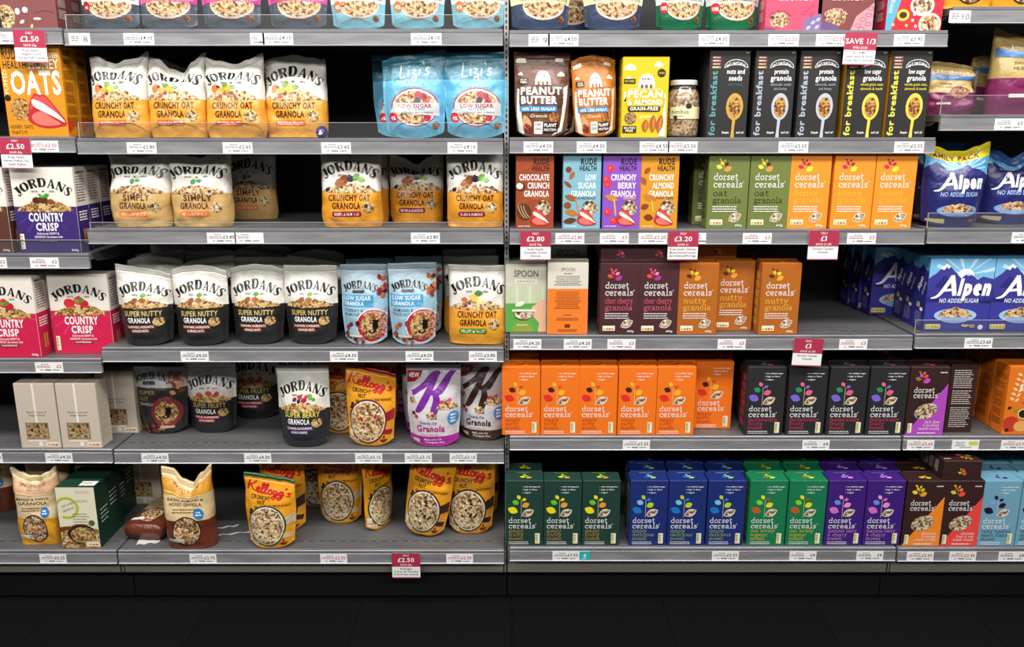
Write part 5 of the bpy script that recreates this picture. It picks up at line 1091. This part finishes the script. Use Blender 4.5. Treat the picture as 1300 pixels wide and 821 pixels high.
for x, k, t in ((896, 'olive', 'olive green oat granola carton, left of the front pair'), (948, 'olive', 'olive green oat granola carton, right of the front pair'), (998, 'honey', 'orange honey granola carton, left of three'), (1053, 'honey', 'orange honey granola carton, middle of three'), (1105, 'honey', 'orange honey granola carton, right of three')):
    box_at(k, 'R3', x, .008, t, 'oat and honey granola cartons')
    if x > 896: box_at(k, 'R3', x-3, .075, t.replace(', left of', ' in the second row, left of').replace(', right of', ' in the second row, right of').replace(', middle of', ' in the second row, middle of'), 'oat and honey granola cartons')
bag_at('alpen_pouch', 'B3', 1212, .02, 'navy muesli pouch with a yellow family pack top', 'navy muesli pouches', name='muesli_pouch', top='dip', seed=80, sx=.98, rz=-4)
bag_at('alpen_plain', 'B3', 1283, .09, 'navy muesli pouch set back at the right edge', 'navy muesli pouches', name='muesli_pouch', top='vee', seed=81)
bag_at('alpen_plain', 'B3', 1190, .14, 'navy muesli pouch behind and left of the family pack pouch', 'navy muesli pouches', name='muesli_pouch', detail=0, seed=82)
# ------------------------------------------------------------------ fourth shelves
box_at('cc_pink', 'A4', 53, .012, 'pink raspberry cereal carton cut by the left edge, standing nearer', edge='r', name='cereal_carton')
box_at('cc_pink', 'A4', 146, .05, 'pink raspberry cereal carton, the whole one on the right', edge='r', name='cereal_carton')
box_at('cc_pink', 'A4', 70, .085, 'pink raspberry cereal carton behind the one at the left edge', edge='r', name='cereal_carton')
N4 = 'black and white nutty granola pouch, '
for x, t, top, rz in ((183, N4+'first from left with a pointed left corner', 'slopeR', 4), (254, N4+'second from left', 'hump', 2), (326, N4+'third from left', 'hump', 0), (394, N4+'fourth from left beside the blue pouch', 'flat', 0)):
    bag_at('super_nutty', 'L4', x, .02 if x < 300 else .035, t, 'black nutty granola pouches', top=top, seed=int(x), rz=rz, sx=.93, sy=.97, lean=2, wr=.7)
for r in (1, 2, 3):
    for q, x in enumerate((196, 262, 330, 398)):
        if r == 3 and q > 2: continue
        bag_at('super_nutty', 'L4', x+r*3, .035+.105*r, 'nutty granola pouch in row %d behind the %s front black pouch' % (r+1, ('first', 'second', 'third', 'fourth')[q]), 'black nutty granola pouches', seed=90+q, detail=0, share=True, top=('slopeR', 'hump', 'slopeL', 'flat')[(q+r) % 4], sy=.99+.01*r)
bag_at('ls_cherry', 'L4', 463, .035, 'pale blue low sugar pouch with cherries, left of two', 'blue low sugar granola pouches', seed=110, sx=.96, wr=.5)
bag_at('ls_almond', 'L4', 524, .03, 'pale blue low sugar pouch with almonds, right of two', 'blue low sugar granola pouches', seed=111, sx=.98, sy=1.02, rz=6, wr=.5)
bag_at('ls_cherry', 'L4', 470, .125, 'low sugar cherry pouch in the second row', 'blue low sugar granola pouches', detail=0, seed=112)
bag_at('ls_almond', 'L4', 532, .125, 'low sugar almond pouch in the second row', 'blue low sugar granola pouches', detail=0, seed=113, sy=1.03)
bag_at('fruitnut', 'L4', 605, .03, 'orange and white fruit and nut granola bag by the centre post', 'fruit and nut granola bags', top='flat', seed=115, sx=.99, sy=1.04, roll=1, lean=2)
bag_at('fruitnut', 'L4', 598, .14, 'fruit and nut granola bag in the second row', 'fruit and nut granola bags', detail=0, seed=116, sy=1.08)
bag_at('fruitnut', 'L4', 596, .25, 'fruit and nut granola bag in the third row, only its top showing', 'fruit and nut granola bags', detail=0, seed=117, sy=1.1)
box_at('spoon_green', 'R4', 642, .035, 'green and cream granola carton with a bowl beside the centre post')
box_at('spoon_orange', 'R4', 694.5, .012, 'orange and cream carton printed with lines of text, back side out')
box_at('spoon_green', 'R4', 642, .1, 'green and cream granola carton in the second row')
box_at('spoon_green', 'R4', 695, .16, 'grey-cream granola carton raised behind the orange and cream carton', dz=.045)
box_at('spoon_orange', 'R4', 696, .085, 'orange and cream carton in the second row', dz=0)
for q, (x, t) in enumerate(((760.5, 'left'), (809.5, 'right'))):
    box_at('choc_cherry', 'R4', x, .008, 'plum brown choc cherry granola carton, front %s' % t, 'choc cherry granola cartons')
    box_at('choc_cherry', 'R4', x, .074, 'choc cherry granola carton, second row %s' % t, 'choc cherry granola cartons')
    box_at('choc_cherry_lying', 'R4', x+2, .022, 'choc cherry granola carton lying flat on top of the %s column' % t, 'choc cherry granola cartons', dz=.2235, lying='top')
box_at('nutty', 'R4', 859, .008, 'caramel brown nutty granola carton, front left', 'nutty granola cartons')
box_at('nutty', 'R4', 905, .05, 'caramel brown nutty granola carton, middle one set back', 'nutty granola cartons', edge='l')
box_at('nutty', 'R4', 962, .008, 'caramel brown nutty granola carton, front right beside the empty space', 'nutty granola cartons')
for x, y, t in ((862, .078, 'left'), (905, .12, 'middle'), (958, .078, 'right')): box_at('nutty', 'R4', x, y, 'nutty granola carton in the second row behind the %s one' % t, 'nutty granola cartons')
for x, y, t in ((862, .2, 'left'), (905, .2, 'middle')): box_at('nutty', 'R4', x+4, y, 'nutty granola carton in the third row behind the %s one' % t, 'nutty granola cartons')
box_at('nutty_lying', 'R4', 886, .09, 'nutty granola carton lying flat on top of the rear nutty cartons', 'nutty granola cartons', dz=.2235, lying='top')
AL = 'blue mountain muesli carton, '
for k, (x, y) in enumerate(((1171, .03), (1157, .102), (1145, .172), (1103, .243), (1088, .314), (1075, .385))):
    box_at('alpen_box', 'B4', x, y, AL+('front left one', 'second behind the front left one', 'third behind the front left one', 'set back and shifted left in shade', 'second of the shifted shaded column', 'deepest of the shifted shaded column')[k], 'blue muesli cartons')
for k in range(2): box_at('alpen_box', 'B4', 1253-13*k, .03+.071*k, AL+('front one at the right edge' if k == 0 else 'second at the right edge'), 'blue muesli cartons')
for k in range(3): box_at('alpen_box', 'R4', 1103-13*k, .2+.07*k, AL+('set back on the shelf left of the others' if k == 0 else '%s back, left of the others in shade' % ('second', 'third')[k-1]), 'blue muesli cartons') if 0 else None
# ------------------------------------------------------------------ fifth shelves
C5 = 'cream granola carton with a clear window, '
box_at('cream', 'A5', 78, .008, C5+'front left one', 'cream granola cartons', edge='r'); box_at('cream', 'A5', 130, .008, C5+'front right one', 'cream granola cartons', edge='r')
box_at('cream', 'L5', 176, .13, C5+'alone on the left of its shelf, set back', 'cream granola cartons', edge='r')
box_at('cream', 'A5', 110, .12, C5+'raised in the second row', 'cream granola cartons', edge='r', dz=.03)
bag_at('dark_nut', 'L5', 205, .12, 'dark nut pouch with a red and cream roundel, in shade', 'dark granola pouches on the fifth shelf', seed=120, sy=1.0, sx=1.02)
bag_at('super_fruity', 'L5', 268, .125, 'dark super fruity granola pouch in shade', 'dark granola pouches on the fifth shelf', seed=121, sx=.92, sy=.95)
bag_at('super_fruity', 'L5', 322, .25, 'very dark fruity pouch far back, left one', 'dark granola pouches on the fifth shelf', seed=122, detail=0)
bag_at('super_berry', 'L5', 384, .3, 'very dark pouch far back behind the berry pouch', 'dark granola pouches on the fifth shelf', seed=123, detail=0)
bag_at('super_fruity', 'L5', 262, .24, 'dark fruity pouch in the second row', 'dark granola pouches on the fifth shelf', seed=124, detail=0)
bag_at('super_berry', 'L5', 385, .02, 'black and white berry granola pouch standing alone in front', None, seed=125, sx=.93, sy=1.04, top='flat', wr=.6, lean=2)
bag_at('k_berry', 'L5', 433, .12, 'orange-yellow berry granola pouch peeking out behind the front one', 'orange berry granola pouches', seed=130, sx=.9, sy=1.02)
bag_at('k_berry', 'L5', 475, .2, 'orange-yellow berry granola pouch deep in the row, only its top showing', 'orange berry granola pouches', seed=131, detail=0, sy=1.02)
bag_at('k_berry', 'L5', 470, .025, 'orange-yellow nut granola pouch with red lettering, front one', 'orange berry granola pouches', seed=132, top='slopeR', sx=.94, sy=1.06, roll=1, lean=2, wr=.8)
bag_at('sk_purple', 'L5', 512, .3, 'silver and purple granola pouch far behind the orange pouch', 'silver granola pouches', seed=140, detail=0)
bag_at('sk_purple', 'L5', 545, .1, 'silver and purple granola pouch in the second row', 'silver granola pouches', seed=141, detail=0, sy=1.05)
bag_at('sk_purple', 'L5', 551, .025, 'silver pouch with a large purple letter and NEW flash, front one', 'silver granola pouches', seed=142, sx=.97, sy=1.06, lean=1, wr=.5)
bag_at('sk_brown', 'L5', 612, .065, 'silver pouch with a large dark brown letter and brown base', 'silver granola pouches', seed=143, sx=.9, sy=1.05, lean=1, wr=.7, rz=-8, roll=1)
bag_at('sk_brown', 'L5', 614, .16, 'silver and brown pouch in the second row', 'silver granola pouches', seed=144, detail=0, sx=.9, sy=1.08)
O5 = ('first', 'second', 'third', 'fourth', 'fifth')
for q, x in enumerate((637.5, 686.3, 734.3, 783.5, 832)):
    box_at('m_orange', 'R5', x, .008, 'orange nutty muesli carton, %s from left in front' % O5[q], 'orange nutty muesli cartons')
    for r in (1, 2): box_at('m_orange', 'R5', x+.3*r, .008+.066*r, 'orange nutty muesli carton, %s row behind the %s front one' % (('second', 'third')[r-1], O5[q]), 'orange nutty muesli cartons')
box_at('m_orange', 'R5', 880, .06, 'orange nutty muesli carton, rightmost and set back', 'orange nutty muesli cartons'); box_at('m_orange', 'R5', 880, .13, 'orange nutty muesli carton behind the rightmost set-back one', 'orange nutty muesli cartons')
for q, x in enumerate((944.5, 996.5, 1047.5, 1098)):
    for r in (0, 1, 2): box_at('m_black', 'R5', x-3*r, .008+.068*r, 'black fruity muesli carton, %s from left, %s row' % (O5[q], ('front', 'second', 'third')[r]), 'black fruity muesli cartons')
box_at('c_pink', 'B5', 1147.5, .008, 'dark brown and magenta chocolate hazelnut muesli carton', 'diagonal print crunch cartons')
box_at('c_pink', 'B5', 1144, .078, 'dark brown and magenta carton in the second row', 'diagonal print crunch cartons')
# a carton turned to show its printed side panel
def turned(): 
    a = side_panel(120, 226, 'C8BEBA', 3); a.lines(16, 214, 88, 14, 7, 3, 'C8BEBA', 8); a.lines(16, 100, 88, 12, 7, 3, 'B8AEAA', 9)
    b = Art(62, 226)
    carton('c_back', 88, 226, 62, '38201F', Art(88, 226).lines(12, 206, 64, 9, 7, 3, 'C8BEBA', 3).lines(12, 138, 64, 7, 7, 3, 'C8BEBA', 5).lines(12, 82, 64, 10, 7, 3, 'C8BEBA', 6))
turned()
box_at('c_back', 'B5', 1197.5, .03, 'dark brown muesli carton turned to show its small print', 'diagonal print crunch cartons', rz=0)
for k in range(4): box_at('bircher', 'B5', (1271, 1253, 1235, 1218)[k], .012+.075*k, 'orange bircher muesli carton, %s' % ('front one', 'second back', 'third back', 'deepest')[k], 'orange bircher muesli cartons')
# ------------------------------------------------------------------ bottom shelves
bag_at('papaya', 'A6', 49, .035, 'orange and tan papaya granola bag with a dark bowl print', 'papaya granola bags', seed=150, sx=.86, sy=1.04, top='dip', wr=1.5)
bag_at('papaya', 'A6', 62, .15, 'papaya granola bag in the second row', 'papaya granola bags', seed=151, detail=0, sx=.9, sy=1.1)
bag_at('raisin_honey', 'A6', -10, .24, 'dark brown bag at the bottom left edge', None, seed=152, sx=.9, detail=0)
box_at('green_box', 'A6', 128.5, .012, 'cream-fronted organic granola carton with dark green sides', 'green sided granola cartons', edge='r'); box_at('green_box', 'A6', 150, .168, 'dark green sided granola carton behind the cream-fronted one', 'green sided granola cartons', edge='r', dz=0)
o = bag_at('raisin_honey', 'L6', 178, .03, 'brown granola bag lying flat on the bottom shelf', 'brown and cream granola bags', seed=153, sx=.84, sy=.95, thick=74); o.rotation_euler = (-PI/2+.02, 0, math.radians(-4)); o.location.z += .033
bag_at('raisin_honey', 'L6', 240, .012, 'brown and cream raisin and honey granola bag standing with two ears', 'brown and cream granola bags', seed=154, sx=.97, sy=1.1, top='deep', wr=1.4)
box_at('cream', 'L6', 162, .3, 'cream carton in deep shade behind the flat brown bag')
bag_at('k_fruit', 'L6', 343, .008, 'orange fruit and nut granola pouch with green bowl, front one', 'orange pouches on the bottom shelf', seed=160, top='slopeR', sx=.96, sy=1.0, lean=3, wr=.8)
bag_at('k_choc', 'L6', 360, .11, 'orange pouch right behind the front fruit and nut pouch', 'orange pouches on the bottom shelf', seed=161, sx=.9, sy=1.1)
bag_at('k_fruit', 'L6', 432, .16, 'orange fruit and nut pouch set back in shade', 'orange pouches on the bottom shelf', seed=162, sx=.9, sy=1.08)
bag_at('k_fruit', 'L6', 480, .13, 'orange pouch turned sideways in shade', 'orange pouches on the bottom shelf', seed=163, sx=.8, sy=1.04, rz=55)
bag_at('k_fruit', 'L6', 404, .27, 'orange pouch far back in shade', 'orange pouches on the bottom shelf', seed=164, sx=.9, detail=0)
bag_at('k_oat', 'L6', 537, .07, 'orange chocolate granola pouch leaning right, left of two', 'orange pouches on the bottom shelf', seed=165, sx=.9, sy=1.1, roll=9, top='flat', rz=-8)
bag_at('k_oat', 'L6', 597, .09, 'orange chocolate granola pouch, right one by the centre post', 'orange pouches on the bottom shelf', seed=166, sx=.95, sy=1.1, roll=1)
bag_at('k_oat', 'L6', 606, .2, 'orange chocolate pouch in the second row', 'orange pouches on the bottom shelf', seed=167, sx=.9, sy=1.1, detail=0)
R3 = ('front', 'second', 'third')
for q, x in enumerate((642, 690, 738.3)):
    for r in range(2 if q == 0 else 1): box_at('m_dkgreen', 'R6', x, .01+.067*r, 'dark green fruity muesli carton, %s from left, %s row' % (O5[q], R3[r]), 'dark green muesli cartons')
for q, x in enumerate((798, 846.3, 895.3)):
    for r in range(3): box_at('m_blue', 'R6', x-1.5*r, .01+.067*r, 'navy blue muesli carton, %s from left, %s row' % (O5[q], R3[r]), 'navy blue muesli cartons')
for q, x in enumerate((947.5, 996.5)):
    for r in range(3): box_at('m_green', 'R6', x-4*r, .01+.067*r, 'bright green organic muesli carton, %s column, %s row' % (('left', 'right')[q], R3[r]), 'bright green muesli cartons')
for q, x in enumerate((1045.3, 1094)):
    for r in range(3): box_at('m_purple', 'R6', x-5*r, .01+.067*r, 'purple berry and cherry muesli carton, %s column, %s row' % (('left', 'right')[q], R3[r]), 'purple muesli cartons')
for r in range(3): box_at('c_orange', 'B6', 1143.5-7*r, .01+.067*r, 'dark brown and orange crunch carton, %s row' % R3[r], 'diagonal print crunch cartons on the bottom shelf')
box_at('c_red', 'B6', 1191.5, .01, 'dark brown and red crunch carton, front one', 'diagonal print crunch cartons on the bottom shelf')
box_at('c_red', 'B6', 1185, .077, 'dark brown and red crunch carton, second row', 'diagonal print crunch cartons on the bottom shelf')
box_at('c_red', 'B6', 1179, .144, 'dark brown and red crunch carton, third row', 'diagonal print crunch cartons on the bottom shelf')
box_at('c_red_lying', 'B6', 1196, .018, 'dark brown crunch carton lying flat on top of the red crunch cartons', 'diagonal print crunch cartons on the bottom shelf', dz=.2275, lying='top')
for q, x in enumerate((1239.5, 1288)):
    for r in range(3): box_at('m_sky', 'B6', x-7*r, .01+.067*r, 'light blue spelt flake muesli carton, %s column, %s row' % (('left', 'right')[q], R3[r]), 'light blue muesli cartons')
# litter on the bottom shelf
Yf, Zt = SHELF['L6']
for x, y, w_, h_, rz, t, nm in ((190, .06, .07, .05, 12, 'white paper scrap on the bottom shelf beside the brown bag', 'paper_scrap'), (288, .14, .075, .009, 18, 'thin torn white label strip on the bottom shelf, farther back', 'label_strip'), (300, .10, .11, .006, 14, 'thin torn white label strip on the bottom shelf, nearer the front', 'label_strip')):
    m = MB(); n = 8
    vs = [(w_*(i/n-.5), h_*(j-.5)+.004*math.sin(i*1.7+j), .0007+.0012*abs(math.sin(i*.9))) for j in (0, 1) for i in range(n+1)]; vs += [(a, b, c-.0005) for a, b, c in vs]; k = 2*(n+1)
    m.add(vs, [(i, i+1, i+n+2, i+n+1) for i in range(n)]+[(i+k, i+n+1+k, i+n+2+k, i+1+k) for i in range(n)], hx('D8D8D4'))
    o = link(nm, m.mesh(nm, [M_FLAT])); o.location = (Xat(x, Yf+y, Zt), Yf+y, Zt+.0006); o.rotation_euler = (0, 0, math.radians(rz)); tag(o, t, 'paper')
# ------------------------------------------------------------------ tickets along the strips
TK_ = [
 ('A1', 1, 16, '', 'at the far left end of the top shelf'), ('L1', 89, 112, '8', 'at the left of the top shelf', 'number'), ('L1', 157, 195, '£4.10', 'under the slate grey pouch'), ('L1', 320, 333, '', 'left of the centre of the left top shelf', None, 40), ('L1', 334, 371, '£4.10', 'under the rightmost pink pouch'), ('L1', 522, 560, '£4.10', 'under the middle pale blue pouch'),
 ('R1', 674, 695, '9', 'under the left navy pouch', 'number'), ('R1', 696, 734, '£4.50', 'under the left navy pouch'), ('R1', 888, 925, '£4.50', 'under the green pouches'), ('R1', 976, 1014, '£2.55', 'under the coral carton', 'red'), ('R1', 1037, 1074, '£2.55', 'under the reddish-brown carton', 'red'), ('R1', 1135, 1174, '£3.90', 'under the bright red carton'), ('B1', 1208, 1230, '10', 'at the top right corner', 'number'),
 ('A2', 36, 74, '£2.50', 'under the orange oats carton', 'red'), ('L2', 161, 198, '£3.80', 'between the first two tropical fruit bags'), ('L2', 283, 320, '£3.65', 'under the third tropical fruit bag'), ('L2', 408, 445, '£3.65', 'beside the purple sweet'), ('L2', 569, 605, '£4.10', 'under the right sky blue pouch'),
 ('R2', 666, 701, '£4.50', 'under the brown peanut pouch'), ('R2', 734, 768, '£4.50', 'under the orange peanut pouch'), ('R2', 814, 848, '£4.50', 'under the yellow pecan carton'), ('R2', 849.5, 884, '£5.50', 'under the granola jar'), ('R2', 989, 1026, '£3.55', 'under the silver spoon cartons'), ('R2', 1137, 1172, '£3.55', 'under the last yellow spoon carton'), ('B2', 1264, 1300, '£3', 'under the tall tan and plum bag'),
 ('A3', -28, 8, '£2', 'at the left edge under the brown cereal carton', 'red'), ('A3', 38, 74, '£2', 'under the purple cereal carton', 'red'), ('L3', 264, 298, '£3.80', 'under the right tan honey bag'), ('L3', 299, 333, '', 'right of the tan honey bags'), ('L3', 522, 558, '£3.80', 'under the set-back raisin bag'),
 ('R3', 706, 741, '£2.80', 'under the pale blue lips carton', 'red'), ('R3', 762, 798, '£3', 'under the violet lips carton', 'red'), ('R3', 811, 847, '£3.20', 'under the amber lips carton', 'red'), ('R3', 887, 893, '', 'half hidden right of the £3.20 promotion', None, 30), ('R3', 943, 980, '£3', 'under the right olive carton', 'red'), ('R3', 1076, 1112, '£3', 'under the honey granola cartons', 'red'), ('B3', 1285, 1321, '£3.65', 'at the right edge under the navy pouches'),
 ('A4', 44, 80, '£2', 'under the pink raspberry cartons', 'red'), ('L4', 229, 265, '£4.50', 'under the second nutty pouch'), ('L4', 419, 454, '£4.50', 'between the nutty and low sugar pouches'), ('L4', 515, 550, '£4.50', 'under the low sugar almond pouch'), ('L4', 596, 630, '£3.80', 'under the fruit and nut bag'),
 ('R4', 652, 687, '£4.20', 'under the green and cream carton'), ('R4', 717, 750, '£4.20', 'under the orange and cream carton'), ('R4', 772, 806, '£3', 'under the choc cherry cartons', 'red'), ('R4', 911, 947, '£3', 'under the nutty granola cartons', 'red'), ('R4', 1066, 1101, '£3', 'under the empty shelf space', 'red'), ('B4', 1225, 1260, '£3.65', 'under the blue mountain muesli cartons'),
 ('A5', -32, 3, '£4', 'at the left edge of the fifth shelf'), ('A5', 57, 92, '£4.35', 'under the cream cartons'), ('L5', 179, 214, '£4.50', 'under the dark nut pouch'), ('L5', 310, 344, '£4.50', 'left of the berry pouch'), ('L5', 451, 485, '£3.15', 'under the orange berry pouch'), ('L5', 514, 548, '£3.15', 'under the silver and purple pouch'), ('L5', 571, 605, '£3.15', 'under the silver and brown pouch'),
 ('R5', 791, 825, '£3.55', 'under the orange muesli cartons'), ('R5', 1019, 1053, '£4', 'under the black muesli cartons'), ('B5', 1152, 1186, '£2.65', 'under the magenta crunch carton', 'red'), ('B5', 1209, 1243, '', 'under the turned brown carton', 'yellow'), ('B5', 1271, 1306, '£2.90', 'under the bircher muesli cartons', 'red'),
 ('A6', 50, 84, '£6.25', 'under the papaya bag'), ('L6', 240, 275, '£2.75', 'under the standing brown and cream bag'), ('L6', 407, 440, '£2.50', 'mid left bottom shelf', 'red'), ('L6', 567, 600, '£2.50', 'by the right end of left bottom shelf', 'red'),
 ('R6', 702, 735, '£3.55', 'under the dark green muesli cartons'), ('R6', 735.5, 749, '4', 'right of the dark green cartons ticket', 'teal'), ('R6', 904, 938, '£3.55', 'under the navy blue muesli cartons'), ('R6', 1003, 1036, '£4', 'under the bright green muesli cartons'), ('R6', 1088, 1121, '£4', 'under the purple muesli cartons'), ('B6', 1152, 1185, '£2.45', 'under the orange crunch carton', 'red'), ('B6', 1206, 1239, '£2.45', 'under the red crunch carton', 'red'), ('B6', 1268, 1302, '£4', 'under the light blue muesli cartons'),
]
for t in TK_:
    sh, x0, x1, p, wh = t[:5]; k = t[5] if len(t) > 5 else None; wd = t[6] if len(t) > 6 else None
    ticket(sh, x0, x1, p, wh, red=(k == 'red'), kind=k if k in ('number', 'teal', 'yellow') else 'price', w=wd)
promo('A1', 17, 38, 'ONLY', '£2.50', 'SAVE 50p', ['Rude Health', 'Organic Cocoa', 'Vanilla Puff Cereal'], 'crimson and white promotion ticket reading £2.50 hanging over the orange oats carton', rot=1)
promo('A2', -1, 175, 'ONLY', '£2.50', 'SAVE 45p', ['Rude Health', 'Honey Puffed Oats', 'Spelt Flakes'], 'crimson and white promotion ticket reading £2.50 at the left edge above the cereal cartons', rot=1)
promo('R1', 1075, 41, '', 'SAVE 1/3', 'WAS £3.60', ['Bio & Me', 'Super Seeds & Nutty', 'Super Berry Granola'], 'crimson and white promotion ticket reading SAVE 1/3 over the black cartons', rot=1)
promo('R3', 661, 293, 'ONLY', '£2.80', 'SAVE 70p', ['Rude Health', 'Chocolate Crunch', 'Granola'], 'crimson and white promotion ticket reading £2.80 under the brown lips carton')
promo('R3', 849, 293, 'ONLY', '£3.20', 'SAVE £1', ['Rude Health Ultimate', 'Mixed Granola/Crunchy', 'Berry/Almond/Porridge'], 'crimson and white promotion ticket reading £3.20 above the caramel nutty cartons')
promo('R3', 1028, 292.5, 'ONLY', '£3', 'SAVE £1.00', ['Dorset Cereals', 'Granola', ''], 'crimson and white promotion ticket reading £3 under the honey granola cartons')
promo('R4', 1010, 429.5, 'ONLY', '£3', 'SAVE £1.00', ['Dorset Cereals', 'Granola', ''], 'crimson and white promotion ticket reading £3 above the black muesli cartons', w=35, rot=2)
promo('L6', 498, 702, 'ONLY', '£2.50', 'SAVE 65p', ["Kellogg's", 'Crunchy Nut Chocolate/', 'Fruit & Nut Granola'], 'crimson and white promotion ticket reading £2.50 hanging below the bottom shelf', w=34)
